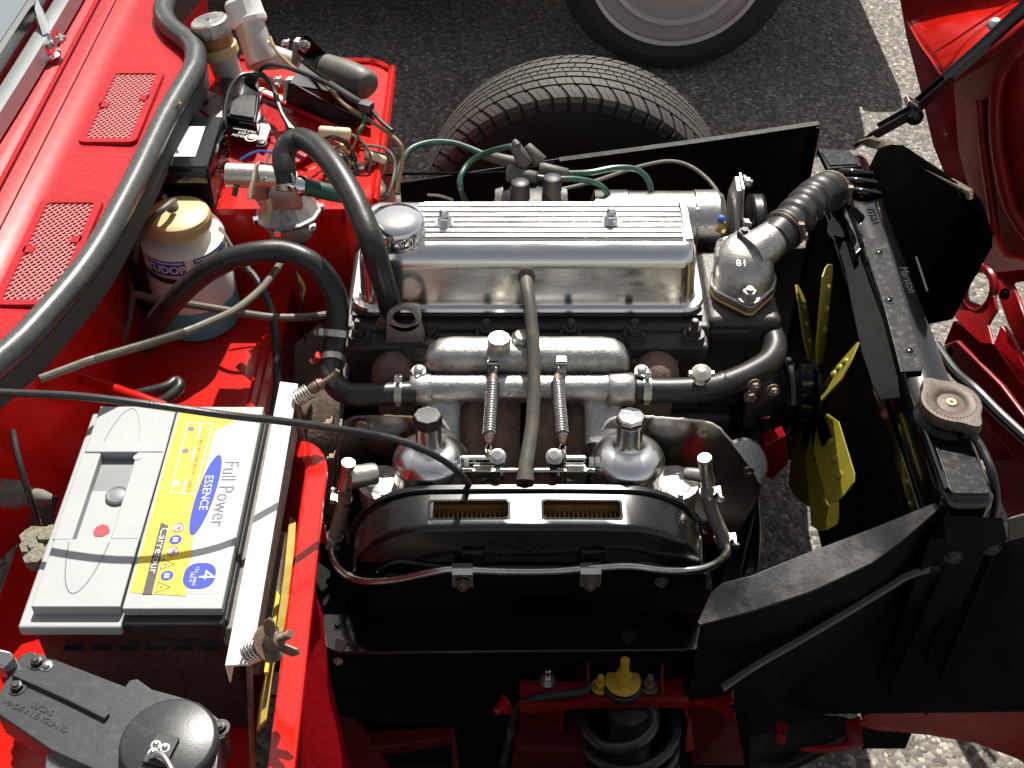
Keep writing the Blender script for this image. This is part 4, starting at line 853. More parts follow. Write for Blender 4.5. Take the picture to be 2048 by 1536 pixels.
b = B().lathe([(.016, 0), (.016, .02), (.011, .028), (.010, .045), (.006, .055)], A(0, 985, .68), A(95, 998, .665)-A(0, 985, .68), 16); obj('spout', b, 'batedge', cn)
b = B(); b.slab([A(60, 1000, .66), A(115, 990, .66), A(100, 1070, .62), A(60, 1080, .62)], (0, 0, -.004)); obj('boot', b, 'batblack', cn, bev=.002)

# ================================================================== WIPER MOTOR
wm = thing('wiper_motor', 'grey crackle painted wiper motor gearbox with a round cover at bottom left', 'motor', A(250, 1440, .69))
ol = [(60, 1302), (72, 1306), (74, 1312), (110, 1318), (250, 1372), (258, 1360), (275, 1357), (305, 1378), (350, 1390), (400, 1405), (438, 1437), (453, 1452), (450, 1475), (440, 1480), (432, 1560), (250, 1580), (200, 1545), (100, 1500), (-10, 1425), (-8, 1400), (15, 1350), (40, 1310)]
b = B(); b.slab([A(px, py, .722) for px, py in ol], (0, 0, -.035)); obj('gearbox', b, 'wiper', wm, bev=.003, seg=3)
c = A(336, 1478, .735); b = B().lathe([(.0435, -.016), (.0435, -.004), (.0415, -.001), (.0395, 0), (.0005, .0005)], c, (0, 0, 1), 48); obj('round_cover', b, 'wiper', wm)
b = B(); sweep(b, [A(30, 1350, .7225), A(130, 1395, .7225), A(215, 1437, .7225)], [(-.005, -.002), (.005, -.002), (.003, .004), (-.003, .004)], 4); obj('cast_rib', b, 'wiper', wm, bev=.001)
for px, py in ((75, 1325), (35, 1375), (441, 1456)): bolt(wm, A(px, py, .722), (0, 0, 1), .0058, .005, 'batblack', 'hex')
bolt(wm, A(93, 1332, .722), (0, 0, 1), .004, .004, 'steel', 'slot')
b = B(); b.box(A(322, 1500, .738), (.022, .030, .003), Matrix.Rotation(-.25, 3, 'Z')); obj('terminal_plate', b, 'wiper', wm, bev=.001)
for px, py in ((312, 1490), (330, 1496), (306, 1506)): bolt(wm, A(px, py, .739), (0, 0, 1), .003, .003, 'steel', 'rivet', 'rivet')
b = B().tube([A(300, 1512, .742), A(315, 1508, .746), A(330, 1515, .748), A(350, 1550, .75)], .0028, 8, 5); obj('terminal_wire', b, 'steel', wm)
q = A(78, 1425, .7222); text(wm, 'lettering', 'LUCAS\nMADE IN ENGLAND', q, (.9, -.42, 0), (.42, .9, 0), .0082, 'wiper', .0005)
b = B(); b.slab([A(-20, 1290, .74), A(20, 1300, .74), A(32, 1312, .735), A(8, 1335, .735), (A(-20, 1330, .735))], (0, 0, -.02)); obj('cable_tube', b, 'steel', wm, bev=.003)
b = B(); b.slab([A(95, 1505, .70), A(160, 1510, .70), A(165, 1560, .70), A(90, 1560, .70)], (0, 0, .006)); obj('mount', b, 'steel', wm, bev=.002)

# ================================================================== WASHER BOTTLE
bc = V((-.453, 1.395, .551))
wb = thing('washer_bottle', 'translucent white washer bottle with yellowed cap and blue fluid at the bottom', 'washer bottle', bc)
prof = [(.052, 0), (.0585, .004), (.0600, .012), (.0598, .098), (.0590, .101), (.0545, .105), (.0545, .112), (.0580, .116), (.0578, .147), (.0555, .152), (.0490, .163), (.0425, .168), (.0400, .170)]
b = B().lathe(prof, bc, (0, 0, 1), 48); obj('container', b, 'bottle', wb, sharp=60)
b = B().lathe([(.050, .002), (.0575, .005), (.0590, .012), (.0588, .052), (.0005, .0525)], bc, (0, 0, 1), 40); obj('fluid', b, 'fluid', wb)
b = B().lathe([(.0585, .0535), (.0583, .096), (.0535, .103), (.0535, .114), (.0570, .119), (.0565, .145), (.0005, .16)], bc, (0, 0, 1), 40); obj('pale_filler', b, 'inner', wb)  # pale body added so the bottle looks bright although it stands in shade
b = B().lathe([(.0552, .1045), (.0562, .1055), (.0562, .1125), (.0552, .1135)], bc, (0, 0, 1), 40, False); obj('strap', b, 'batblack', wb)
b = B().lathe([(.0420, .164), (.0432, .166), (.0432, .180), (.0415, .184), (.036, .1868), (.0005, .1875)], bc, (0, 0, 1), 48); cp_ = obj('cap', b, 'tan', wb)
b = B().lathe([(.0434, .1655), (.0440, .1665), (.0440, .169), (.0434, .170)], bc, (0, 0, 1), 48); obj('cap_ring', b, 'tan', cp_)
b = B()
for k in range(60):
    a = 2*math.pi*k/60; b.box(bc+V((.0433*math.cos(a), .0433*math.sin(a), .175)), (.0010, .0016, .009), Matrix.Rotation(a, 3, 'Z'))
obj('cap_grip', b, 'tan', cp_)
q = A(345, 408, .745)
b = B().lathe([(.0075, 0), (.0075, .006), (.005, .009)], (q.x, q.y, .738), (0, 0, 1), 16); obj('spout', b, 'batedge', wb)
def curved(parent, name, R, th0, th1, z0, z1, m, off=.0004, tilt=0, ct=None):
    b = B(); n = 14; R2 = []
    for k in range(n+1):
        a = rad(th0+(th1-th0)*k/n); dz = tilt*(k/n-.5)
        R2.append((bc.x+(R+off)*math.cos(a), bc.y+(R+off)*math.sin(a), dz))
    for k in range(n):
        (xa, ya, da), (xb_, yb2, db) = R2[k], R2[k+1]
        b.add([(xa, ya, bc.z+z0+da), (xb_, yb2, bc.z+z0+db), (xb_, yb2, bc.z+z1+db), (xa, ya, bc.z+z1+da)], [(0, 1, 2, 3)])
    return obj(name, b, m, parent)
def curved_text(parent, s, R, thc, zc, size, m, off=.0009, sx=1, bold=0):
    c = bpy.data.curves.new('t', 'FONT'); c.body = s; c.size = size; c.extrude = .0001; c.align_x = 'CENTER'; c.align_y = 'CENTER'; c.offset = bold
    t = bpy.data.objects.new('t', c); me = bpy.data.meshes.new_from_object(t); bpy.data.objects.remove(t)
    for v in me.vertices:
        a = rad(thc)+v.co.x*sx/R; rr2 = R+off+v.co.z
        v.co = V((bc.x+rr2*math.cos(a), bc.y+rr2*math.sin(a), bc.z+zc+v.co.y)) - LOC[parent.name]
    me.materials.clear(); me.materials.append(M[m]); o = bpy.data.objects.new('lettering', me); _link(o, parent, LOC[parent.name]); return o
for th, nm in ((256, 'TUDOR'), (322, 'TUDOR')):
    L_ = curved(wb, 'printed_label', .0580, th-27, th+27, .1215, .1455, 'pblue', .0006)
    curved(L_, 'label_bar', .0580, th-25, th+25, .1410, .1438, 'pwhite', .0009)
    curved_text(L_, nm, .0580, th, .1312, .0165, 'pwhite', .0012, 1.0, .0006)
b = B(); b.slab([(-.52, 1.345, .60), (-.505, 1.34, .60), (-.505, 1.34, .69), (-.52, 1.345, .70)], (0, .004, 0)); obj('bracket', b, 'satin', wb, bev=.001)
hose('washer_tube', 'old brown washer tube running from the bottle cap down behind the seal', 'tube', [(349, 402, .752), (338, 409, .757), (320, 424, .755), (298, 445, .738), (277, 480, .705), (268, 530, .67), (266, 580, .64), (258, 640, .60), (236, 700, .575), (190, 760, .56)], .0044, 'cablelt', seg=10)

# ================================================================== HOSES
h1 = hose('heater_hose', 'big black heater hose arching from the heater valve to behind the lifting eye', 'hose', [(570, 378, .775), (569, 345, .795), (568, 310, .81), (578, 288, .82), (600, 278, .825), (630, 292, .835), (662, 325, .838), (695, 375, .832), (722, 430, .82), (745, 490, .80), (762, 550, .750), (775, 592, .705), (781, 618, .665)], .0154, 'hose', 'heater hoses', seg=20)
clamp(h1, A(570, 366, .782), (0, -.25, -1), .0158, .009, (1, -.6, 0))
h2 = hose('heater_hose', 'black heater hose looping in a high arch over the washer bottle', 'hose', [(292, 690, .60), (310, 650, .64), (346, 604, .685), (396, 556, .72), (452, 522, .745), (510, 506, .755), (562, 503, .755), (610, 518, .75), (645, 545, .735), (668, 585, .715), (675, 620, .695), (673, 660, .672), (667, 700, .655), (662, 735, .648), (668, 765, .644), (690, 785, .640), (720, 790, .634), (760, 788, .629), (800, 786, .626), (832, 785, .625)], .0148, 'hose', 'heater hoses', seg=20)
clamp(h2, A(671, 668, .669), A(667, 700, .655)-A(673, 640, .682), .0162, .009, (-1, -.3, .3))
clamp(h2, A(664, 722, .650), A(663, 742, .646)-A(666, 700, .655), .0162, .009, (-1, -.2, .5), red=True)
clamp(h2, A(797, 786, .626), (1, 0, -.02), .0154, .009, (0, .6, 1))
b = B().lathe([(.012, 0), (.012, .012)], A(826, 785, .625), (1, 0, 0), 18); obj('metal_spigot', b, 'zinc', h2)
h3 = hose('water_hose', 'black water hose with a tap from the manifold to the thermostat end', 'hose', [(1272, 780, .625), (1340, 781, .625), (1400, 778, .625), (1450, 768, .625), (1500, 747, .625), (1535, 725, .625), (1549, 700, .625), (1546, 678, .625), (1535, 660, .622), (1515, 648, .626)], .0165, 'hose', seg=20)
clamp(h3, A(1293, 780, .625), (1, 0, 0), .0170, .010, (0, .6, 1)); clamp(h3, A(1530, 660, .622), (.5, .8, 0), .0168, .009, (-.6, .2, 1))
tp = A(1400, 762, .643); b = B().lathe([(.008, 0), (.010, .004), (.008, .008), (.013, .012), (.013, .019), (.007, .022), (.004, .024)], tp, (0, -.2, 1), 12); obj('drain_tap', b, 'zinc', h3)
for s_ in (-1, 1): b = B(); b.box(tp+V((.013*s_, -.003, .0155)), (.008, .008, .006)); obj('tap_ear', b, 'zinc', h3, bev=.002)
b = B().lathe([(.0168, 0), (.0171, .002), (.0171, .004), (.0166, .006)], A(1440, 769, .625), (1, .2, 0), 20); obj('joint_ring', b, 'hoseblk', h3)
# cables
tc_ = hose('throttle_cable', 'long black throttle cable crossing above the battery to the carburettors', 'cable', [(-60, 780, .85), (0, 785, .865), (150, 792, .875), (300, 809, .872), (450, 830, .855), (560, 842, .83), (660, 856, .80), (760, 872, .75), (830, 892, .725), (885, 920, .69), (920, 948, .64), (938, 968, .60)], .0040, 'cable', 'control cables', seg=10)
b = B(); pth = smooth_pts([A(*p) for p in [(300, 809, .872), (450, 830, .855), (560, 842, .83), (660, 856, .80), (760, 872, .75)]], 22)
for i in range(0, len(pth)-1):
    b.lathe([(.0040, -.0004), (.0046, 0), (.0040, .0004)], pth[i], pth[i+1]-pth[i], 8)
obj('ribbed_sleeve', b, 'cable', tc_, sharp=80)
ck = hose('choke_cable', 'dusty sprung choke cable slanting from the seal up past the bottle', 'cable', [(80, 758, .80), (150, 732, .80), (190, 718, .80), (300, 686, .79), (370, 664, .785), (410, 648, .78), (470, 620, .765), (520, 580, .745), (548, 545, .73), (565, 520, .715)], .0048, 'cablelt', 'control cables', seg=10)
P_ = smooth_pts([A(*p) for p in [(190, 718, .80), (300, 686, .79), (370, 664, .785)]], 26)
b = B()
for i in range(len(P_)-1): b.lathe([(.0048, -.0006), (.0060, 0), (.0048, .0006)], P_[i], P_[i+1]-P_[i], 10)
obj('wire_sleeve', b, 'cablelt', ck, sharp=80)
hose('speedometer_cable', 'aged brown cable passing level in front of the washer bottle', 'cable', [(270, 588, .66), (320, 600, .66), (400, 612, .665), (460, 622, .665), (540, 634, .665), (610, 634, .66), (660, 628, .65), (700, 615, .64)], .0052, 'cablelt', seg=10)
hose('clutch_pipe', 'plain black hose curving down to the bell housing right of the washer bottle', 'hose', [(490, 530, .66), (515, 560, .655), (535, 600, .645), (548, 650, .63), (553, 720, .605), (552, 790, .58), (540, 850, .56)], .0058, 'hose', seg=10)
hose('grey_wire', 'thin pale wire leaning behind the washer bottle shoulder', 'wire', [(440, 455, .70), (470, 505, .68), (500, 545, .66)], .0030, 'cablelt', seg=8)
hose('tunnel_pipe', 'red metal pipe running from the seal towards the back of the battery', 'pipe', [(110, 745, .66), (150, 752, .66), (260, 790, .655), (330, 815, .65)], .0075, 'redlit', seg=12)
hose('return_pipe', 'bent grey rubber pipe loop poking out behind the battery', 'pipe', [(215, 800, .64), (270, 790, .65), (330, 775, .655), (352, 762, .655), (358, 775, .655), (330, 800, .65), (295, 812, .645)], .0070, 'hose', seg=12)
for i_, (pts, m, lab_) in enumerate((([(590, 540, .64), (600, 580, .62), (605, 620, .60), (610, 680, .55)], 'wblack', 'black wire hanging down between bulkhead and rocker cover'), ([(592, 545, .63), (608, 575, .61), (604, 600, .59)], 'pyellow', 'short yellow wire hanging between bulkhead and rocker cover'), ([(360, 205, .83), (352, 225, .81), (362, 245, .79)], 'wbrown', 'short brown wire tucked under the rubber seal above the black box'))):
    hose('wire', lab_, 'wire', pts, .0022, m, seg=7)

# ================================================================== BLACK CONTROL BOX
cb = thing('control_box', 'glossy black control box with a blank white sticker on top', 'control box', (-.435, 1.47, .6750))
x0, x1, y0, y1 = -.481, -.414, 1.446, 1.580
b = B(); b.bb(x0+.002, x1-.002, y0+.002, y1-.002, .7050, .7510); obj('base', b, 'satin', cb, bev=.003)
b = B(); b.loft([((x0+x1)/2, (y0+y1)/2, .7500, (x1-x0)/2+.001, (y1-y0)/2+.001, .006), ((x0+x1)/2, (y0+y1)/2, .7710, (x1-x0)/2, (y1-y0)/2, .006), ((x0+x1)/2, (y0+y1)/2, .7750, (x1-x0)/2-.003, (y1-y0)/2-.003, .004)]); obj('cover', b, 'black', cb)
for k in range(3): b = B(); b.bb(x0+.004+k*.0045, x0+.0065+k*.0045, y0+.003, y1-.003, .7745, .7772); obj('ridge', b, 'black', cb, bev=.0006)
qa = [A(365, 261, .7754), A(418, 261, .7754), A(400, 316, .7754), A(350, 316, .7754)]
b = B(); b.slab([(-.468, 1.472, .7753), (-.436, 1.472, .7753), (-.436, 1.550, .7753), (-.468, 1.550, .7753)], (0, 0, .0004)); obj('sticker', b, 'pwhite', cb)
rr = random.Random(9); b = B()
for k in range(110):
    b.ball((x1+.0005, y0+.01+rr.random()*(y1-y0-.02), .6800+rr.random()*.07), .0007+.0010*rr.random(), seg=6)
o = obj('droplets', b, 'chrome', cb); o['kind'] = 'stuff'
for y in (1.455, 1.56): bolt(cb, (x0-.006, y, .7200), (-.3, -1, .3), .005, .006, 'steel')
b = B(); b.bb(x0-.012, x0+.003, 1.44, 1.59, .7150, .7180); obj('mount_flange', b, 'satin', cb, bev=.001)

# ================================================================== IGNITION MODULE
md = thing('ignition_module', 'black electronic ignition module with rubber plug on an alloy plate', 'ignition module', A(490, 215, .735))
u = (A(540, 265, .725)-A(405, 205, .735)); u = u.normalized()
b = B(); b.slab([A(402, 190, .735), A(412, 186, .735), A(460, 200, .735), A(500, 228, .733), A(528, 235, .731), A(543, 262, .728), (A(530, 295, .722)), A(515, 288, .722), A(470, 270, .722), A(420, 240, .726), A(398, 225, .730)], (0, 0, .006)); obj('alloy_plate', b, 'alloydull', md, bev=.0015)
for p in ((410, 205), (523, 287)): bolt(md, A(*p, .737), (0, 0, 1), .006, .004, 'batblack', 'slot')
b = B(); b.slab([A(445, 170, .742), A(520, 175, .742), A(516, 238, .738), A(500, 288, .730), A(452, 270, .732)], (0, 0, .014)); obj('body', b, 'batblack', md, bev=.002)
b = B(); R_ = [A(445, 185, .765), A(455, 160, .768), A(480, 150, .77), A(510, 165, .768), A(522, 182, .766), A(518, 215, .762), A(512, 245, .758), A(450, 232, .760)]
b.slab(R_, (0, 0, -.022)); pg = obj('rubber_plug', b, 'black', md, bev=.004, seg=3)
b = B(); b.slab([A(466, 190, .7685), A(512, 190, .7685), A(508, 235, .763), A(458, 228, .763)], (0, 0, -.004)); obj('plug_window', b, 'satindusty', md, bev=.001)
b = B(); b.bb(0, 0, 0, 0, 0, 0)
b = B().lathe([(.011, 0), (.009, .012), (.006, .022)], A(500, 163, .766), A(515, 145, .785)-A(500, 163, .766), 12); obj('cable_boot', b, 'batblack', md)
q = A(484, 266, .7478); text(md, 'lettering', 'MAGN\n023\nHall-System', q, (-1, .36, 0), (-.3, -1, 0), .0078, 'pwhite', .0002)
bolt(md, A(503, 276, .744), (0, 0, 1), .0065, .004, 'zinc', 'slot')
for pts, m, r_, lab_ in (([(515, 145, .785), (535, 130, .80), (560, 132, .80), (590, 140, .795), (650, 165, .785), (700, 195, .775), (726, 207, .77)], 'wblack', .0036, 'black cable arching from the ignition module over the pedal bracket'),
        ([(512, 148, .785), (530, 155, .78), (550, 185, .765), (565, 230, .75), (590, 262, .74), (620, 280, .735)], 'wgreen', .0034, 'dark green cable dropping right of the ignition module'),
        ([(510, 146, .786), (528, 150, .785), (545, 175, .77), (558, 215, .755), (580, 258, .742)], 'wblack', .0030, 'black cable beside the dark green one right of the ignition module'),
        ([(506, 147, .787), (480, 152, .79), (460, 180, .78), (450, 220, .765), (449, 260, .75)], 'wblack', .0036, 'black cable bent back down the left of the ignition module'),
        ([(540, 75, .775), (546, 90, .775), (560, 110, .77), (600, 145, .765), (650, 170, .765), (690, 210, .76), (730, 235, .755), (770, 262, .75), (798, 285, .745), (806, 310, .73), (800, 350, .70), (793, 385, .68)], 'wbrown', .0030, 'light brown wire draped from the far reservoir across the bracket to the engine'),
        ([(660, 165, .775), (700, 190, .772), (735, 212, .77), (760, 240, .76), (785, 262, .755)], 'wblack', .0032, 'black wire lying beside the light brown one on the bracket')):
    hose('wire', lab_, 'wire', pts, r_, m, 'loose engine bay wires', seg=8)
b = B(); b.box(A(732, 212, .772), (.020, .016, .012), Matrix.Rotation(-.5, 3, 'Z')); o = obj('cable_clip', b, 'batblack', None, bev=.002); tag(o, 'small black clip holding two wires on the end of the bracket', 'clip')

# ================================================================== MASTER CYLINDERS
mc = thing('brake_master_cylinder', 'grey master cylinder with faceted silver cap and amber fluid band', 'master cylinder', A(470, 185, .715), 'master cylinders')
top = AY(417, 40, 1.75); base = A(462, 165, .735); d = (base-top); Lh = d.length; dn = -d.normalized()
b = B().lathe([(.022, 0), (.0225, Lh*.40), (.0255, Lh*.43), (.026, Lh*.52)], base, dn, 28); obj('body', b, 'resbody', mc)
b = B().lathe([(.026, Lh*.46), (.0295, Lh*.47), (.0295, Lh*.60), (.0270, Lh*.61)], base, dn, 28); obj('collar', b, 'tan', mc, bev=.001)
b = B().lathe([(.0262, Lh*.6), (.0262, Lh*.78)], base, dn, 28); obj('reservoir', b, 'amber', mc)
b = B().lathe([(.027, Lh*.77), (.0305, Lh*.79), (.0315, Lh*.83), (.0300, Lh*.90), (.0290, Lh*.99), (.026, Lh*1.01), (.0005, Lh*1.012)], base, dn, 14); cpp = obj('cap', b, 'alloy', mc, bev=.001, sharp=25)
b = B().lathe([(.0045, 0), (.003, .002)], base+dn*Lh*1.012, dn, 10); obj('cap_vent', b, 'steel', cpp)
b = B().tube([A(455, 185, .73), A(500, 190, .73), A(560, 208, .728), A(592, 225, .725)], [.020, .0145, .013, .013], 18, 5); obj('barrel', b, 'resbody', mc)
b = B().lathe([(.0165, 0), (.0165, .006), (.014, .008)], A(520, 195, .729), A(592, 225, .725)-A(520, 195, .729), 20); obj('ring', b, 'zinc', mc)
b = B(); b.slab([A(568, 160, .765), A(588, 158, .765), A(592, 215, .725), A(575, 245, .715), A(560, 240, .715)], (.004, .012, 0)); obj('flange', b, 'zinc', mc, bev=.002)
for p in ((560, 162, .76), (568, 232, .722)): bolt(mc, A(*p), (-1, -.2, .3), .006, .008, 'steel')
mc2 = thing('clutch_master_cylinder', 'grey master cylinder with plain white plastic cap behind the amber one', 'master cylinder', A(540, 115, .715), 'master cylinders')
top = AY(483, 2, 1.86); base = A(520, 110, .745); d = (base-top); Lh = d.length; dn = -d.normalized()
b = B().lathe([(.021, -.012), (.024, 0), (.0245, Lh*.62)], base, dn, 28); obj('body', b, 'resbody', mc2)
b = B().lathe([(.025, Lh*.56), (.0300, Lh*.58), (.0310, Lh*.66), (.0295, Lh*.70), (.0290, Lh*.98), (.025, Lh*1.05), (.0005, Lh*1.06)], base, dn, 14); obj('cap', b, 'white', mc2, bev=.001, sharp=25)
b = B().tube([A(500, 110, .735), A(545, 115, .735), A(580, 120, .735), A(615, 133, .733)], [.024, .020, .014, .014], 18, 5); obj('barrel', b, 'resbody', mc2)
b = B().lathe([(.012, 0), (.010, .012), (.006, .018)], A(530, 92, .755), A(537, 74, .775)-A(530, 92, .755), 10); obj('pipe_union', b, 'zinc', mc2)
b = B(); b.slab([A(585, 82, .775), A(605, 84, .775), A(600, 132, .735), A(580, 140, .735)], (.004, .014, 0)); obj('flange', b, 'zinc', mc2, bev=.002)
for p in ((576, 88, .77), (612, 93, .775)): bolt(mc2, A(*p), (-1, -.2, .3), .006, .008, 'steel')
b = B().tube([A(615, 128, .745), A(640, 136, .745), A(670, 148, .744)], [.015, .017, .017], 18, 4); b.tube([A(640, 132, .748), A(646, 134, .748)], .020, 18, 0); obj('rubber_gaiter', b, 'hose', mc2, sharp=50)
b = B().tube([A(650, 138, .745), A(690, 152, .744), A(722, 166, .742), A(736, 174, .74), (A(741, 178, .739))], [.024, .026, .026, .022, .010], 20, 4); obj('push_rod_cover', b, 'hosegrey', mc2, sharp=50)
# pedal bracket
pb = thing('pedal_bracket', 'black folded steel pedal bracket with two triangular side plates', 'bracket', A(650, 200, .70))
pA = [A(608, 70, .800), A(596, 106, .775), A(592, 118, .715), A(672, 175, .712), A(742, 215, .712), A(746, 205, .72), A(668, 126, .755)]
b = B(); b.slab([A(609, 70, .800), A(615, 70, .800), A(668, 122, .755), A(660, 130, .745), A(632, 138, .735), A(594, 106, .765)], (0, .003, 0)); obj('side_plate', b, 'satin', pb, bev=.0006)
b = B(); b.slab([A(578, 168, .770), A(604, 122, .775), A(700, 190, .745), A(745, 225, .73), A(742, 250, .705), A(640, 205, .705)], (0, 0, -.003)); obj('floor_plate', b, 'black', pb, bev=.0006)
b = B(); b.slab([A(576, 168, .778), A(586, 166, .778), A(670, 215, .755), A(722, 238, .742), A(728, 246, .72), A(700, 262, .702), A(640, 262, .702), A(590, 250, .705), A(568, 238, .71)], (0, .003, 0)); obj('side_plate', b, 'satindusty', pb, bev=.0006)
b = B().tube([A(578, 167, .779), A(670, 214, .757), A(725, 240, .742)], .0018, 6, 3); obj('folded_edge', b, 'satin', pb)
b = B(); b.slab([A(598, 120, .785), A(606, 121, .785), A(745, 222, .745), A(738, 226, .742)], (0, 0, -.003)); obj('folded_edge', b, 'satindusty', pb, bev=.0004)
bolt(pb, A(606, 90, .785), (1, -.4, .4), .0075, .009, 'steel')

# ================================================================== HEATER VALVE
hv = thing('heater_valve', 'cast alloy heater valve with domed lower body and tan gasket', 'heater valve', A(570, 420, 0.712))
b = B().tube([A(455, 350, 0.787), A(505, 352, 0.787), A(560, 356, 0.787)], [.0165, .0165, .0155], 22, 4); obj('heater_pipe', b, 'zinc', hv)
b = B(); b.slab([A(492, 395, 0.787), A(508, 330, 0.807), A(512, 332, 0.807), A(500, 400, 0.787)], (.004, .012, 0)); obj('plate', b, 'rusty', hv, bev=.001)
b = B(); b.slab([A(492, 400, 0.757), A(500, 362, 0.787), A(520, 350, 0.797), A(524, 400, 0.757)], (.008, .014, 0)); obj('gasket', b, 'insul', hv, bev=.002)
b = B(); b.slab([A(508, 405, 0.757), A(512, 365, 0.787), A(530, 355, 0.797), A(536, 400, 0.757)], (.010, .012, 0)); obj('flange', b, 'alloy', hv, bev=.002)
for p in ((536, 362, .75), (526, 402, .715)): bolt(hv, A(*p), (.2, -1, .3), .0055, .008, 'steel')
b = B(); b.slab([A(535, 385, 0.777), A(545, 340, 0.802), A(590, 345, 0.802), A(605, 385, 0.777)], (0, .0, -.03)); obj('upper_body', b, 'alloy', hv, bev=.004, seg=3)
b = B().lathe([(.044, 0), (.0455, .003), (.0455, .006), (.042, .008), (.034, .020), (.027, .034), (.024, .050), (.022, .062)], A(578, 430, 0.710), (-.05, .05, 1), 12); b.v = b.v; obj('domed_body', b, 'alloy', hv, sharp=25)
c_ = A(578, 430, 0.710)
for k in range(6):
    a = rad(20+60*k); q = c_+V((.043*math.cos(a), .043*math.sin(a), .002)); b = B(); b.box(q, (.014, .010, .008), Matrix.Rotation(a, 3, 'Z')); obj('crimp_tab', b, 'chrome', hv, bev=.001)
b = B().lathe([(.020, -.035), (.030, -.030), (.034, -.012), (.030, 0)], c_, (0, 0, 1), 14); obj('lower_body', b, 'alloydull', hv)
b = B(); b.slab([A(560, 455, 0.682), A(605, 458, 0.682), A(612, 480, 0.662), A(590, 490, 0.662), A(558, 475, 0.662)], (0, 0, -.006)); obj('mount_tab', b, 'steel', hv, bev=.002)
bolt(hv, A(572, 468, 0.682), (0, 0, 1), .0065, .007, 'iron')
b = B().tube([A(600, 458, 0.690), A(615, 462, 0.692), A(630, 458, 0.692)], .003, 8, 4); b.lathe([(.006, 0), (.006, .005)], A(612, 458, 0.692), (1, 0, 0), 6); obj('lever', b, 'steel', hv)
b = B().tube([A(598, 372, 0.782), A(625, 377, 0.780), A(660, 385, 0.772), A(690, 390, 0.762)], [.013, .0115, .0115, .0115], 14, 5); obj('side_hose', b, 'lead', hv)
b = B().lathe([(.014, 0), (.015, .004), (.013, .012)], A(596, 371, 0.784), (1, -.1, -.05), 10); obj('side_union', b, 'chrome', hv)
b = B().cyl(A(476, 360, 0.777), A(468, 392, 0.762), .004, 10); b.helix(A(478, 350, 0.792), A(474, 372, 0.777), .007, .001, 4, 5, 12); obj('cable_trunnion', b, 'rusty', hv)
hose('wire', 'thin bright blue wire looped above the white heater pipe', 'wire', [(480, 320, .76), (500, 308, .765), (520, 302, .767), (545, 305, .765)], .0018, 'wblue', seg=6)

# ================================================================== WIRING CLUSTER
sw = thing('brake_switch', 'silver canister with wires beside the far rocker cover end', 'canister', A(680, 320, .69))
b = B().lathe([(.021, 0), (.022, .003), (.022, .026), (.019, .030)], A(670, 328, .70), (1, -.15, 0), 24); obj('can', b, 'steel', sw)
b = B().lathe([(.0215, 0), (.0215, .010), (.017, .014)], A(692, 332, .70), (1, -.15, 0), 24); obj('end_cap', b, 'batblack', sw)
b = B().lathe([(.008, 0), (.008, .012), (.005, .018)], A(706, 332, .70), (1, -.15, 0), 8); obj('terminal', b, 'steel', sw)
def conn(p, q, r, m, lab_):
    a, c = A(*p), A(*q); L = (c-a).length; b = B().lathe([(r*.7, 0), (r, .003), (r, L*.45), (r*.88, L*.5), (r, L*.55), (r, L-.003), (r*.7, L)], a, c-a, 14)
    o = obj('wire_connector', b, m, None, sharp=50); tag(o, lab_, 'connector', 'wire connectors')
conn((637, 263, .76), (702, 268, .755), .0088, 'cream', 'large cream connector sleeve lying above the wiring tangle')
conn((728, 306, .72), (772, 322, .71), .0062, 'cream', 'slim pale connector sleeve at the right edge of the wiring tangle')
conn((752, 358, .69), (762, 388, .68), .0085, 'cream', 'upright cream connector sleeve beside the oil filler cap')
conn((680, 290, .735), (700, 306, .725), .0050, 'brass', 'tiny brass coloured bullet connector in the wiring tangle')
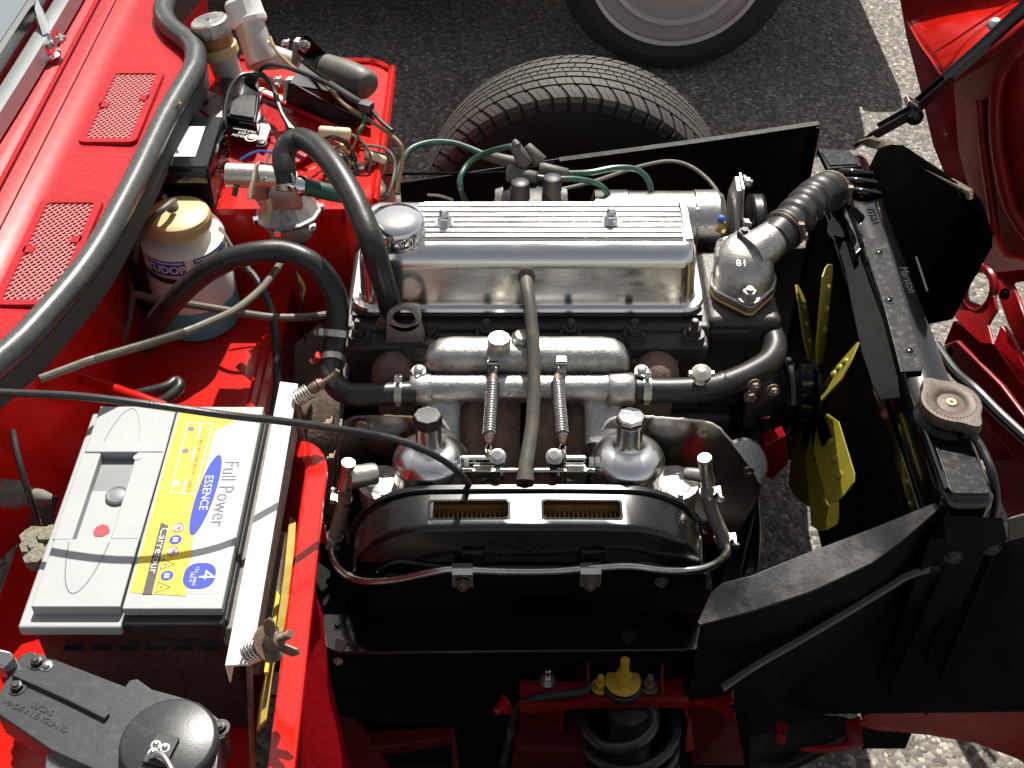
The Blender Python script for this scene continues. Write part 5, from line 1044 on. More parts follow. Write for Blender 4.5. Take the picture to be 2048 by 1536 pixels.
WR = [([(640, 275, .75), (665, 275, .755), (690, 285, .745), (706, 310, .72), (712, 350, .70), (722, 385, .67)], .0040, 'cable', 'dark cable curling down through the middle of the wiring tangle'),
 ([(702, 268, .755), (712, 276, .75), (706, 292, .74), (700, 300, .73)], .0020, 'wbrown', 'brown wire leaving the large cream connector'),
 ([(640, 262, .75), (628, 285, .74), (640, 310, .72), (668, 315, .71)], .0020, 'wbrown', 'brown wire leaving the left end of the cream connector'),
 ([(648, 290, .735), (655, 300, .73), (662, 330, .72), (655, 360, .70)], .0020, 'wwhite', 'pale wire at the left side of the silver canister'),
 ([(655, 288, .735), (660, 305, .73), (668, 338, .72)], .0020, 'wwhite', 'second pale wire at the left side of the silver canister'),
 ([(680, 290, .735), (662, 305, .73), (652, 335, .715), (648, 360, .70)], .0018, 'wblack', 'thin black wire looping left of the silver canister'),
 ([(718, 292, .72), (745, 292, .72), (770, 298, .715), (785, 312, .71), (790, 335, .70), (785, 365, .69), (778, 388, .68)], .0024, 'cablelt', 'outermost grey wire looping round the right side of the tangle'),
 ([(720, 300, .715), (750, 304, .715), (775, 312, .71), (782, 325, .705)], .0018, 'wblack', 'inner black wire looping round the right side of the tangle'),
 ([(772, 322, .71), (768, 340, .70), (760, 352, .69), (748, 358, .69)], .0018, 'wbrown', 'brown wire leaving the slim pale connector'),
 ([(650, 345, .71), (680, 350, .70), (720, 355, .695), (752, 356, .69), (768, 368, .685), (772, 392, .68)], .0020, 'wblack', 'black wire stretched level below the silver canister'),
 ([(590, 392, .72), (650, 388, .70), (700, 385, .69), (745, 382, .68), (775, 390, .675)], .0034, 'lead', 'green grey lead running under the big black hose to the oil cap'),
 ([(700, 345, .70), (690, 365, .69), (680, 385, .68), (672, 398, .675)], .0020, 'wbrown', 'brown wire dropping behind the big black hose'),
 ([(725, 215, .765), (728, 245, .755), (718, 262, .75), (712, 275, .74)], .0032, 'wgreen', 'short dark green cable hanging off the end of the pedal bracket'),
 ([(610, 288, .745), (620, 278, .75), (632, 270, .755)], .0022, 'wblue', 'short bright blue wire joining the cream connector'),
 ([(590, 400, .69), (620, 402, .685), (650, 406, .68), (665, 395, .68), (655, 375, .685)], .0020, 'wblue', 'blue wire running under the big black hose'),
 ([(700, 325, .715), (712, 330, .71), (728, 328, .71), (738, 318, .712)], .0026, 'wbrown', 'thick brown wire hooked over the canister terminal'),
 ([(545, 300, .76), (536, 315, .755), (535, 332, .75)], .0018, 'cablelt', 'thin grey wire loop beside the big hose bend'),
 ([(855, 390, .70), (880, 392, .70), (905, 400, .69)], .0020, 'cablelt', 'thin grey wire peeping over the back of the rocker cover'),
 ([(668, 300, .73), (690, 310, .725), (700, 330, .72), (694, 352, .705), (700, 372, .69)], .0018, 'wbrown', 'thin brown wire twisting down over the silver canister'),
 ([(712, 270, .745), (730, 290, .735), (742, 315, .72), (738, 345, .70), (748, 372, .685)], .0020, 'cablelt', 'grey wire running down between the canister and the slim connector'),
 ([(640, 330, .715), (660, 345, .71), (690, 340, .71), (720, 345, .70), (745, 340, .70)], .0016, 'wred', 'thin red wire stretched level across the front of the canister'),
 ([(700, 395, .675), (715, 372, .685), (735, 365, .69), (752, 378, .68), (748, 396, .67)], .0018, 'wwhite', 'pale wire looped low down beside the upright cream connector'),
 ([(778, 390, .68), (760, 400, .675), (730, 402, .67), (700, 398, .665)], .0022, 'wblack', 'thin black wire crossing behind the oil filler cap')]
for pts, r_, m, lab_ in WR: hose('wire', lab_, 'wire', pts, r_, m, 'wiring tangle', seg=7)
for p, ax_, wh in (((728, 312, .71), (1, 0, 0), 'left'), ((742, 318, .71), (1, 0, .2), 'right')):
    b = B().lathe([(.006, 0), (.006, .010), (.004, .012), (.004, .016)], A(*p), ax_, 8); o = obj('wire_terminal', b, 'steel', None); tag(o, wh+' one of two small steel screw terminals beside the silver canister', 'terminal', 'screw terminals')
# ================================================================== THERMOSTAT HOUSING + TOP HOSE
th_ = thing('thermostat_housing', 'cast alloy thermostat housing with diamond flange right of the rocker cover', 'thermostat housing', (.315, 1.33, .62))
c = A(1487, 545, .685); tx, ty = c.x, 1.345
b = B(); b.bb(tx-.052, tx+.048, 1.265, 1.42, .50, .655); obj('base_casting', b, 'iron', th_, bev=.012, seg=3)
fl_ = [A(1422, 545, .672), A(1430, 530, .672), A(1540, 515, .672), A(1554, 560, .672), A(1548, 580, .672), A(1508, 617, .672), A(1495, 617, .672), A(1430, 585, .672), A(1420, 570, .672)]
b = B(); b.slab([V((p.x, p.y, .660)) for p in fl_], (0, 0, .0035)); obj('gasket', b, 'insul', th_)
b = B(); b.slab([V((p.x, p.y, .664)) for p in fl_], (0, 0, .011)); obj('flange', b, 'alloy', th_, bev=.003, seg=3)
q0 = A(1487, 560, .675)
b = B(); b.rings([[(q0.x+dx+x*s, q0.y+dy+y*s, z) for x, y in rrect(.0385, .036, .034, 7)] for z, s, dx, dy in ((.672, 1.0, 0, 0), (.690, 1.0, 0, .004), (.704, .97, 0, .010), (.714, .88, .000, .016), (.721, .70, .0, .020), (.725, .4, 0, .022))]); obj('dome', b, 'alloy', th_, sharp=60)
b = B().tube([A(1500, 510, .706), A(1530, 490, .712), A(1556, 468, .716), A(1575, 450, .718)], [.030, .027, .0235, .0235], 24, 6); obj('outlet_neck', b, 'alloy', th_, sharp=60)
b = B(); b.slab([A(1428, 520, .705), A(1432, 475, .72), A(1470, 462, .722), A(1520, 470, .722), A(1525, 510, .705)], (0, 0, -.035)); obj('upper_boss', b, 'alloy', th_, bev=.006, seg=3)
bolt(th_, A(1487, 475, .722), (0, 0, 1), .0095, .011, 'iron', 'hex'); p = A(1497, 596, .676); bolt(th_, p, (0, 0, 1), .0100, .013, 'alloydull', 'hex')
q = A(1483, 528, .7225); text(th_, 'casting_mark', '81', (q.x, q.y, .7235), (1, 0, 0), (0, 1, .3), .015, 'alloy', .0005)
b = B().lathe([(.007, 0), (.008, .006), (.005, .010), (.005, .014)], A(1441, 462, .72), (0, .1, 1), 8); obj('sensor', b, 'brass', th_)
b = B().lathe([(.0045, 0), (.005, .004), (.005, .012), (.003, .014)], A(1441, 450, .728), (0, .1, 1), 10); obj('sensor_plug', b, 'wblue', th_)
hp = [A(1546, 481, .715), A(1580, 448, .718), A(1610, 415, .720), A(1632, 395, .715), A(1655, 382, .695), A(1672, 385, .66)]
b = B(); P_ = smooth_pts(hp, 14); n = len(P_); rs = [.0255+.0028*(1 if 8 < i < 62 and (i % 9) < 4 else 0)-(.001 if 8 < i < 62 and (i % 9) in (6, 7) else 0) for i in range(n)]
b.tube(P_, rs, 24, 0); th2 = obj('top_hose', b, 'hose', None, sharp=70); tag(th2, 'fat ribbed black top hose bending from thermostat housing into the radiator', 'hose')
for q, d in ((P_[9], P_[12]-P_[6]), (P_[58], P_[61]-P_[55])):
    d = d.normalized()
    ck_ = B(); x_, y_, z_ = frame(d)
    for o_ in (-.003, .003): ck_.tube([q+d*o_+(x_*math.cos(a*.2618)+y_*math.sin(a*.2618))*.0285 for a in range(24)], .0012, 6, 0, closed=True)
    k = obj('wire_clamp', ck_, 'rusty', th2)
    s_ = (V((.5, -.8, .4))-d*V((.5, -.8, .4)).dot(d)).normalized(); b = B().cyl(q+s_*.031-d.cross(s_)*.010, q+s_*.031+d.cross(s_)*.016, .0028, 8); b.box(q+s_*.030+d.cross(s_)*.008, (.008, .008, .006)); b.box(q+s_*.030-d.cross(s_)*.008, (.008, .008, .006)); obj('clamp_screw', b, 'rusty', k, bev=.001)

# ================================================================== DYNAMO, PULLEYS
dy = thing('generator', 'long bright alloy generator body lying behind the rocker cover', 'generator', (.23, 1.52, .60))
b = B().lathe([(.040, 0), (.052, .004), (.052, .046), (.0525, .048), (.0525, .052), (.0505, .054), (.0505, .150), (.0525, .152), (.0525, .185), (.047, .194), (.030, .198)], (.118, 1.525, .622), (1, 0, 0), 40); obj('body', b, 'steel', dy, sharp=30)
p = AX(1463, 395, .325)
b = B(); b.slab([(.322, 1.53, .705), (.322, 1.50, .700), (.322, 1.455, .62), (.322, 1.46, .58), (.322, 1.56, .58), (.322, 1.56, .66)], (.008, 0, 0)); obj('end_bracket', b, 'alloydull', dy, bev=.002)
b = B(); b.slab([(.331, 1.545, .702), (.331, 1.505, .700), (.331, 1.485, .66), (.331, 1.50, .60), (.331, 1.54, .62)], (.004, 0, 0)); obj('adjuster_strap', b, 'steel', dy, bev=.001)
bolt(dy, (.336, 1.528, .695), (1, 0, 0), .008, .010, 'steel'); bolt(dy, (.336, 1.50, .640), (1, 0, 0), .009, .012, 'steel')
b = B(); b.lathe([(.045, 0), (.047, .001), (.039, .008), (.039, .012), (.047, .019), (.045, .020), (.02, .020)], (.352, 1.525, .622), (1, 0, 0), 32); obj('pulley', b, 'satindusty', dy)
for x in (.15, .20, .27): bolt(dy, (x, 1.50, .6655), (0, -.5, 1), .004, .003, 'steel', 'slot', 'screw')
bb_ = B(); 
def belt(c0, r0, c1, r1, x0, wd=.011, th=.004):
    pts = []
    d = V((0, c1[0]-c0[0], c1[1]-c0[1])); L = d.length; base = math.atan2(d.z, d.y); off = math.acos((r0-r1)/L)
    for a in [base+off+(2*math.pi-2*off)*k/24 for k in range(25)]: pts.append((c0[0]+r0*math.cos(a), c0[1]+r0*math.sin(a)))
    for a in [base-off+(2*off)*k/16 for k in range(17)]: pts.append((c1[0]+r1*math.cos(a), c1[1]+r1*math.sin(a)))
    cy_, cz_ = sum(p[0] for p in pts)/len(pts), sum(p[1] for p in pts)/len(pts)
    R1 = [(x0-wd/2, y, z) for y, z in pts]; R2 = [(x0+wd/2, y, z) for y, z in pts]
    def inn(x): 
        o = []
        for i, (y, z) in enumerate(pts):
            a, c = pts[i-1], pts[(i+1) % len(pts)]; t = V((c[0]-a[0], c[1]-a[1])).normalized(); nrm = V((t.y, -t.x)); 
            if nrm.dot(V((y-cy_, z-cz_))) > 0: nrm = -nrm
            o.append((x, y+nrm.x*th, z+nrm.y*th))
        return o
    return B().rings([R1, R2, inn(x0+wd/2), inn(x0-wd/2)], False, True)
fb = obj('fan_belt', belt((1.27, .23), .075, (1.525, .622), .046, .362), 'hoseblk', None); tag(fb, 'black fan belt running from the crank pulley up to the generator', 'belt')
wp_ = thing('water_pump', 'black water pump and fan pulley at the front of the engine', 'water pump', (.36, 1.28, .45))
b = B().lathe([(.035, 0), (.040, .02), (.034, .04), (.030, .055)], (.318, 1.275, .515), (1, 0, 0), 24); b.bb(.318, .335, 1.22, 1.36, .42, .60); obj('body', b, 'iron', wp_, bev=.004)
b = B().lathe([(.060, 0), (.064, .001), (.056, .008), (.056, .014), (.064, .021), (.055, .024), (.050, .040), (.036, .058), (.030, .060)], (.372, 1.275, .512), (1, 0, 0), 40); obj('pulley', b, 'black', wp_)
tc2 = thing('timing_cover', 'black timing cover below the water pump with a few small bolts', 'timing cover', (.32, 1.28, .3))
b = B(); b.slab([(.312, 1.19, .50), (.312, 1.17, .42), (.312, 1.18, .15), (.312, 1.38, .15), (.312, 1.39, .45), (.312, 1.36, .50)], (.035, 0, 0)); obj('cover', b, 'satin', tc2, bev=.008, seg=3)
for px, py in ((1508, 770), (1545, 780), (1500, 792)): bolt(tc2, AY(px, py, 1.165), (.2, -1, .2), .006, .008, 'rusty')
b = B().lathe([(.075, 0), (.078, .004), (.060, .012), (.078, .020), (.07, .024)], (.350, 1.27, .23), (1, 0, 0), 32); obj('crank_pulley', b, 'satin', tc2)
fp = thing('fuel_pump', 'small bright round fuel pump edge with red flash below the heat shield', 'fuel pump', AY(1500, 920, 1.15))
b = B().lathe([(.030, 0), (.034, .003), (.034, .006), (.028, .012), (.026, .03)], AY(1492, 925, 1.15), (-.3, .7, -.9), 24); obj('body', b, 'steel', fp)
b = B(); b.slab([AY(1530, 890, 1.17), AY(1572, 870, 1.17), AY(1576, 930, 1.17), AY(1545, 960, 1.17), AY(1520, 950, 1.17)], (0, .03, -.01)); obj('bracket', b, 'redshade', fp, bev=.003)

# ================================================================== DISTRIBUTOR + LEADS
ds = thing('distributor', 'black distributor cap with a crown of grey rubber boots behind the rocker cover', 'distributor', AY(1060, 385, 1.50))
c = AY(1062, 400, 1.50)
b = B().lathe([(.046, -.03), (.048, 0), (.046, .012), (.036, .022), (.03, .026)], c-V((0, 0, .012)), (0, .05, 1), 28); obj('cap', b, 'batblack', ds)
b = B()
for x, y in ((-.016, -.016), (.030, -.004)): b.lathe([(.0155, 0), (.0140, .022), (.0130, .040), (.009, .042)], c+V((x, y, .0)), (0, .05, 1), 16)
obj('tower', b, 'batblack', ds)
for s_ in (-1, 1): b = B(); b.slab([c+V((.048*s_, -.01, -.03)), c+V((.056*s_, -.01, -.03)), c+V((.052*s_, -.01, .018)), c+V((.040*s_, -.01, .022))], (0, .012, 0)); obj('spring_clip', b, 'steel', ds, bev=.001)
b = B(); b.torus(c+V((0, 0, -.016)), (0, 0, 1), .050, .003, 30, 6); obj('rim', b, 'steel', ds)
def boot(p, q, r=.0092):
    a, c2 = A(*p), A(*q); L = (c2-a).length
    b = B().lathe([(r*.62, 0), (r*.80, .002), (r*.95, L*.5), (r*1.12, L*.96), (r, L)], a, c2-a, 16); return obj('lead_boot', b, 'boot', ds, sharp=50)
boot((965, 309, .70), (1036, 328, .70)); boot((1028, 288, .745), (1052, 330, .715), .0105); boot((1052, 292, .735), (1082, 325, .715), .0100)
boot((1075, 356, .705), (1016, 346, .705), .0115); boot((1137, 348, .705), (1078, 338, .71), .0100)
LD = [([(968, 309, .70), (940, 297, .70), (905, 286, .70), (860, 285, .70), (820, 300, .70), (800, 335, .69), (795, 365, .68), (795, 388, .67)], 'green ignition lead arching far left towards the oil filler cap'),
      ([(1034, 292, .735), (1010, 295, .73), (975, 305, .71), (940, 325, .69), (921, 355, .68), (922, 382, .665), (935, 408, .63)], 'green ignition lead curling down left behind the rocker cover'),
      ([(1072, 354, .705), (1105, 358, .705), (1150, 358, .70), (1190, 366, .69), (1212, 382, .68), (1219, 405, .655), (1220, 425, .62)], 'green ignition lead ending near the right cover nut'),
      ([(1133, 347, .705), (1180, 345, .70), (1230, 336, .70), (1270, 338, .695), (1293, 355, .685), (1302, 380, .67), (1300, 410, .64)], 'green ignition lead reaching furthest right over the bright generator')]
for pts, lab_ in LD: hose('ignition_lead', lab_, 'ignition lead', pts, .0046, 'lead', 'green ignition leads', seg=10)
boot((1028, 281, .75), (1034, 292, .745), .006)
hose('vacuum_pipe', 'thin grey pipe looping over the generator from the distributor', 'pipe', [(1125, 378, .67), (1180, 365, .67), (1240, 345, .67), (1290, 330, .67), (1340, 322, .67), (1380, 332, .67), (1415, 358, .665), (1438, 388, .66), (1446, 405, .65)], .0028, 'cablelt', seg=8)
hose('stay_rod', 'thin straight dark rod behind the distributor reaching over the front tyre', 'rod', [(690, 362, .60), (800, 348, .60), (1000, 345, .61), (1110, 325, .62)], .0024, 'satin', seg=6)

# ================================================================== RADIATOR
rd = thing('radiator', 'black radiator with long top tank across the front of the engine bay', 'radiator', (.52, 1.30, .16))
RX0, RX1, RY0, RY1, RZ = .489, .551, .940, 1.672, .66
b = B(); b.loft([(.521, (RY0+RY1)/2, .575, .030, .360, .02), (.521, (RY0+RY1)/2, .640, .031, .364, .02), (.521, (RY0+RY1)/2, .653, .029, .362, .016), (.521, (RY0+RY1)/2, .658, .024, .355, .012)]); obj('top_tank', b, 'black', rd, sharp=60)
b = B(); b.bb(.497, .546, .955, 1.655, .16, .575); obj('core_body', b, 'core', rd)
b = B()
for k in range(116):
    y = .96+k*.006; b.bb(.490, .4965, y, y+.0012, .18, .57)
o = obj('core_fins', b, 'core', rd); o['kind'] = 'stuff'
b = B()
for k in range(14): z = .19+k*.028; b.bb(.4915, .4965, .957, 1.653, z, z+.003)
obj('core_tubes', b, 'core', rd)
for y in (.945, 1.66): b = B(); b.bb(.484, .556, y-.007, y+.007, .14, .60); obj('side_plate', b, 'void', rd, bev=.003)
b = B(); b.bb(.486, .490, .96, 1.66, .566, .59); obj('tank_lip', b, 'black', rd, bev=.0015)
b = B(); b.slab([A(1634, 295, .668), A(1700, 300, .668), A(1727, 332, .668), A(1655, 338, .668)], (0, 0, -.010)); obj('top_bracket', b, 'black2', rd, bev=.003)
b = B(); b.slab([A(1642, 302, .670), A(1695, 306, .670), A(1717, 328, .670), A(1660, 330, .670)], (0, 0, -.002)); obj('bracket_pad', b, 'black2', rd, bev=.001)
for (pa, pb_) in (((1672, 345), (1742, 350)), ((1680, 362), (1750, 368)), ((1690, 382), (1758, 390))):
    b = B().tube([A(pa[0], pa[1], .658), A((pa[0]+pb_[0])/2, (pa[1]+pb_[1])/2-2, .666), A(*pb_, .658)], .0065, 12, 5); obj('pressed_ridge', b, 'black', rd, sharp=60)
b = B(); b.slab([A(1656, 372, .668), A(1676, 368, .664), A(1700, 430, .664), A(1722, 500, .664), A(1712, 510, .662), A(1690, 440, .662)], (0, 0, -.02)); obj('tank_flange', b, 'black', rd, bev=.003)
b = B().lathe([(.031, -.01), (.029, .015), (.0275, .03)], (.505, 1.50, .625), (-.6, -.1, .65), 24); obj('hose_neck', b, 'black', rd)
# raised riveted strip on the tank
b = B(); b.slab([A(1722, 478, .661), A(1772, 482, .661), A(1845, 735, .661), A(1843, 745, .661), A(1800, 747, .661), A(1788, 700, .661), A(1762, 600, .661)], (0, 0, .003)); obj('riveted_strip', b, 'black2', rd, bev=.0012)
for px, py in ((1758, 505), (1778, 600), (1819, 702)): bolt(rd, A(px, py, .664), (0, 0, 1), .0055, .0025, 'black2', 'rivet', 'rivet')
q = A(1815, 560, .659); text(rd, 'embossed_lettering', 'Marston', (q.x-.0, q.y, .6585), (.02, -1, 0), (1, 0, 0), .017, 'black', .0009)
q = A(1740, 430, .659); text(rd, 'embossed_lettering', '4559A', (q.x+.004, q.y, .6585), (.02, -1, 0), (1, 0, 0), .016, 'black', .0009)
b = B(); b.slab([A(1830, 515, .659), A(1834, 516, .659), A(1856, 584, .659), A(1852, 584, .659)], (0, 0, .002)); obj('embossed_frame', b, 'black', rd)
b = B(); b.loft([(.521, 1.003, .656, .024, .052, .006), (.521, 1.003, .662, .022, .050, .006)]); obj('pressed_panel', b, 'black2', rd, bev=.001)
b = B().tube([(.494, 1.10, .655), (.494, 1.04, .660), (.495, .96, .660)], .004, 8, 4); obj('pressed_ridge', b, 'black', rd)
# cap
cc = A(1902, 805, .688)
b = B().lathe([(.040, .655), (.038, .662), (.030, .668), (.028, .676)], (cc.x, cc.y, 0), (0, 0, 1), 32); obj('filler_neck', b, 'black2', rd)
rcap = thing('pressure_cap', 'tarnished brown radiator cap with two ears on the radiator top', 'cap', (cc.x, cc.y, .676))
R = []
def capout(s, extra=0):
    o = []
    for k in range(64):
        a = 2*math.pi*k/64; e = .0105*max(0, math.cos(a-rad(118)))**26+.0125*max(0, math.cos(a-rad(298)))**26
        r = .0365*s+e*(1 if s > .9 else 0); o.append((cc.x+r*math.cos(a), cc.y+r*math.sin(a)))
    return o
b = B(); b.rings([[(x, y, z) for x, y in capout(s)] for s, z in ((.97, .676), (1.0, .679), (1.0, .687), (.96, .6905), (.62, .6915), (.50, .6890), (.44, .6875), (.30, .6880), (.12, .6885), (.05, .6905), (.02, .6905))]); obj('cap_disc', b, 'capmetal', rcap, sharp=40)
b = B().lathe([(.0055, 0), (.006, .0012), (.003, .0012), (.0025, .0004)], (cc.x, cc.y, .6885), (0, 0, 1), 16); obj('cap_rivet', b, 'brass', rcap)
b = B(); 
for k in range(26):
    a = rad(150+k*9); b.box((cc.x+.029*math.cos(a), cc.y+.029*math.sin(a), .6915), (.0012, .0022, .0007), Matrix.Rotation(a, 3, 'Z'))
obj('cap_lettering', b, 'capmetal', rcap)
hose('overflow_tube', 'shiny black overflow tube looping from under the radiator cap to the bonnet', 'tube', [(1945, 870, .675), (1965, 900, .67), (1985, 950, .66), (1992, 1000, .63), (1985, 1040, .60)], .0052, 'hoseblk', seg=10)
hose('bonnet_cable', 'dark blue black loom sagging between radiator cap and red bonnet frame', 'cable', [(1870, 690, .60), (1910, 745, .61), (1950, 780, .62), (2000, 830, .62), (2060, 885, .62)], .0075, 'hoseblk', seg=10)
# curved deflector in front of core
df = [(1668, 470), (1690, 540), (1705, 620), (1722, 700), (1745, 770), (1760, 800)]
b = B(); pts = [A(*p, .640) for p in df]+[A(*p, .652) for p in [(1800, 795), (1795, 745), (1775, 660), (1758, 580), (1740, 510), (1720, 480)]]
b.slab(pts, (0, 0, -.003)); o = obj('air_deflector', b, 'void', None, bev=.001); tag(o, 'curved black metal deflector strip hooked over the engine side of the radiator', 'deflector')

# ================================================================== FAN
fn = thing('cooling_fan', 'yellow painted riveted cooling fan in front of the radiator', 'fan', (.435, 1.27, .51))
fc_ = V((.426, 1.27, .512))
b = B().lathe([(.050, 0), (.052, .004), (.045, .010), (.022, .014)], fc_-V((.008, 0, 0)), (1, 0, 0), 28); obj('hub', b, 'satin', fn)
for ai, ang in enumerate((14, 66, 122, 180, 212, 262, 312)):
    a = rad(ang); rd_ = V((0, math.cos(a), math.sin(a))); tn = V((0, -math.sin(a), math.cos(a)))
    pit = rad(-27)
    ch = tn*math.cos(pit)+V((1, 0, 0))*math.sin(pit)
    nrm = rd_.cross(ch)
    def bp(r, c2): return fc_+rd_*r+ch*c2
    b = B(); b.slab([bp(.045, -.012), bp(.075, -.028), bp(.172, -.031), bp(.184, -.026), bp(.189, -.004), bp(.188, .012), bp(.178, .027), bp(.080, .030), bp(.050, .014)], nrm*.0022); bl = obj('blade', b, 'fan', fn, bev=.0006)
    for r in (.095, .125, .155): bolt(bl, bp(r, -.006)-nrm*.0002, -nrm, .0062, .005, 'fan', 'rivet', 'rivet', False); bolt(bl, bp(r, -.006)+nrm*.0022, nrm, .0062, .004, 'fan', 'rivet', 'rivet', False)
    b = B(); b.slab([bp(.025, -.008), bp(.09, -.010), bp(.09, .010), bp(.025, .010)], nrm*-.003); obj('arm', b, 'satin', bl)

# ================================================================== BLACK PANELS / CHASSIS
o = B(); o.slab([AY(1636, 245, 1.816), AY(1400, 280, 1.79), AY(1118, 318, 1.76), AY(800, 366, 1.72), (-.19, 1.72, .12), (.08, 1.76, .12), (.62, 1.826, .12), (.62, 1.826, .36), (.508, 1.816, .36)], (0, .004, 0))
fv = obj('valance_panel', o, 'satin', None, bev=.0015); tag(fv, 'long black inner valance panel standing in front of the far tyre', 'panel', 'inner valance panels')
b = B(); sweep(b, [AY(1636, 245, 1.816), AY(1400, 280, 1.79), AY(1118, 318, 1.76)], [(-.010, -.002), (.002, -.002), (.002, .002), (-.010, .002)], 4); obj('top_flange', b, 'satin', fv)
b = B(); b.bb(.503, .510, 1.80, 1.815, .42, .62); obj('end_fold', b, 'satin', fv, bev=.001)
# near valance: wedge flange and skirt
ZF = .565
fl2 = [A(1395, 1245, ZF-.02), A(1422, 1185, ZF-.01), A(1445, 1165, ZF), A(1505, 1150, ZF), A(1620, 1103, ZF+.01), A(1760, 1050, ZF+.03), A(1882, 1000, ZF+.07), A(1884, 1012, ZF+.07), A(1800, 1085, ZF+.04), A(1740, 1128, ZF+.02), A(1640, 1175, ZF), A(1610, 1187, ZF), A(1505, 1222, ZF-.01), A(1400, 1250, ZF-.02)]
b = B(); b.slab(fl2, (0, 0, -.003)); nv = obj('valance_panel', b, 'satindusty', None, bev=.0008); tag(nv, 'near black inner valance with a dusty wedge shaped top flange beside the radiator', 'panel', 'inner valance panels')
edge = fl2[7:]
b = B(); lo_ = [V((p.x+.01, p.y+.03, .22)) for p in edge]
for i in range(len(edge)-1): b.add([edge[i], edge[i+1], lo_[i+1], lo_[i]], [(0, 1, 2, 3)])
obj('skirt', b, 'void', nv)
b = B().tube([A(1440, 1372, .44), A(1510, 1325, .455), A(1620, 1262, .48), A(1760, 1178, .515), A(1810, 1148, .53), A(1850, 1134, .54), A(1882, 1130, .55)], .0085, 10, 6); obj('stiffening_tube', b, 'black', nv)
for p in ((1858, 1082, .56), (1880, 1105, .55)): bolt(nv, A(*p), (0, -.6, 1), .007, .007, 'black')
bolt(nv, A(1790, 1050, .593), (0, 0, 1), .003, .003, 'black')
# near side long ledge
b = B(); b.slab([A(648, 1228, .42), A(1440, 1225, .42), A(1480, 1300, .42), A(672, 1306, .42), A(652, 1296, .42), A(645, 1280, .42)], (0, 0, -.005)); ch_ = obj('side_ledge', b, 'black', None, bev=.003, seg=3); tag(ch_, 'long glossy black ledge running below the air filter with a rounded left corner', 'ledge')
b = B(); b.slab([A(648, 1300, .418), A(1480, 1298, .418), A(1500, 1330, .38), A(1500, 1536, .20), A(680, 1536, .20), A(655, 1330, .38)], (0, .004, 0)); obj('ledge_skirt', b, 'void', ch_)
b = B(); b.slab([A(672, 1278, .4215), A(697, 1283, .4215), A(684, 1304, .4215), A(668, 1300, .4215)], (0, 0, .0006)); obj('sticker', b, 'batedge', ch_)
bolt(ch_, A(675, 1252, .4205), (0, 0, 1), .004, .003, 'black'); bolt(ch_, A(676, 1322, .40), (0, -1, .3), .004, .004, 'steel')
b = B(); b.slab([A(1240, 1275, .4212), A(1258, 1258, .4212), A(1275, 1262, .4212), A(1270, 1280, .4212), A(1255, 1290, .4212)], (0, 0, .0006)); obj('splash_mark', b, 'satindusty', ch_)
cf = thing('chassis_frame', 'shade-darkened grimy red chassis rails and suspension turret under the engine', 'chassis', (.1, .8, .1))
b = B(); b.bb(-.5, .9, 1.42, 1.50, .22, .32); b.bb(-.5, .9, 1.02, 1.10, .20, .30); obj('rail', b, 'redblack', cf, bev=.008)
b = B(); b.bb(-.31, -.19, .90, 1.30, .33, .336); obj('dark_gap_sheet', b, 'void', cf)  # black sheet added so the gap left of the engine reads dark
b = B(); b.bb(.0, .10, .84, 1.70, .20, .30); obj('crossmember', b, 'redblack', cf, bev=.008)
TZ = .36
def at_(px, py, z=TZ): return A(px, py, z)
b = B(); b.slab([at_(1040, 1330), at_(1170, 1330), at_(1178, 1308), at_(1465, 1312), at_(1468, 1405), at_(1440, 1412), at_(1380, 1398), at_(1182, 1398), at_(1060, 1412), at_(1040, 1400)], (0, 0, -.004)); obj('turret_top', b, 'redshade', cf, bev=.001)
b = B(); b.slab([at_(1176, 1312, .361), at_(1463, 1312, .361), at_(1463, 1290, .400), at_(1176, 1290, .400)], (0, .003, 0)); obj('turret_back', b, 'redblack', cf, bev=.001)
for x0, x1 in ((1174, 1178), (1322, 1326), (1462, 1468)): b = B(); b.slab([at_(x0, 1312, .360), at_(x0, 1400, .360), at_(x0, 1340, .395), at_(x0, 1300, .395)], (.003, 0, 0)); obj('gusset', b, 'redshade', cf, bev=.0005)
b = B(); sweep(b, [at_(1040, 1404), at_(1062, 1412), at_(1182, 1402), at_(1380, 1402), at_(1440, 1414), at_(1470, 1430)], [(-.003, -.012), (.003, -.012), (.003, .004), (-.003, .004)], 3); obj('turret_lip', b, 'redshade', cf)
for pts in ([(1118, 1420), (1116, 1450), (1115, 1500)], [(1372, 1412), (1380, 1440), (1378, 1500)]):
    b = B(); sweep(b, [A(px, py, .350-.001*(py-1410)) for px, py in pts], [(-.006, -.002), (.006, -.002), (.006, .002), (-.006, .002)], 3); obj('flange', b, 'redshade', cf)
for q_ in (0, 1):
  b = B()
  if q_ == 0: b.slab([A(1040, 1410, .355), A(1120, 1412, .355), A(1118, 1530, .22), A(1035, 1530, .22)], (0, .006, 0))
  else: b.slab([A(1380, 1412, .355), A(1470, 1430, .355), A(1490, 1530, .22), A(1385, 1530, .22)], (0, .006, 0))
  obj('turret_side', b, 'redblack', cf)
for pp in ([A(660, 1400, .30), A(690, 1400, .30), A(800, 1560, .26), A(700, 1560, .26)], [A(730, 1460, .28), A(900, 1452, .28), A(905, 1475, .28), A(740, 1500, .28)], [A(900, 1452, .285), A(910, 1452, .285), A(920, 1540, .26), A(905, 1540, .26)], [A(980, 1400, .260), A(1020, 1400, .260), A(1020, 1440, .240), A(985, 1440, .240)]): b = B(); b.slab(pp, (0, 0, -.02)); obj('outrigger', b, 'redblack', cf, bev=.003)
for px, py, m in ((1095, 1362, 'steel'), (1200, 1375, 'studyel'), (1298, 1375, 'rusty')): bolt(cf, A(px, py, .362), (0, 0, 1), .008, .016, m, 'stud')
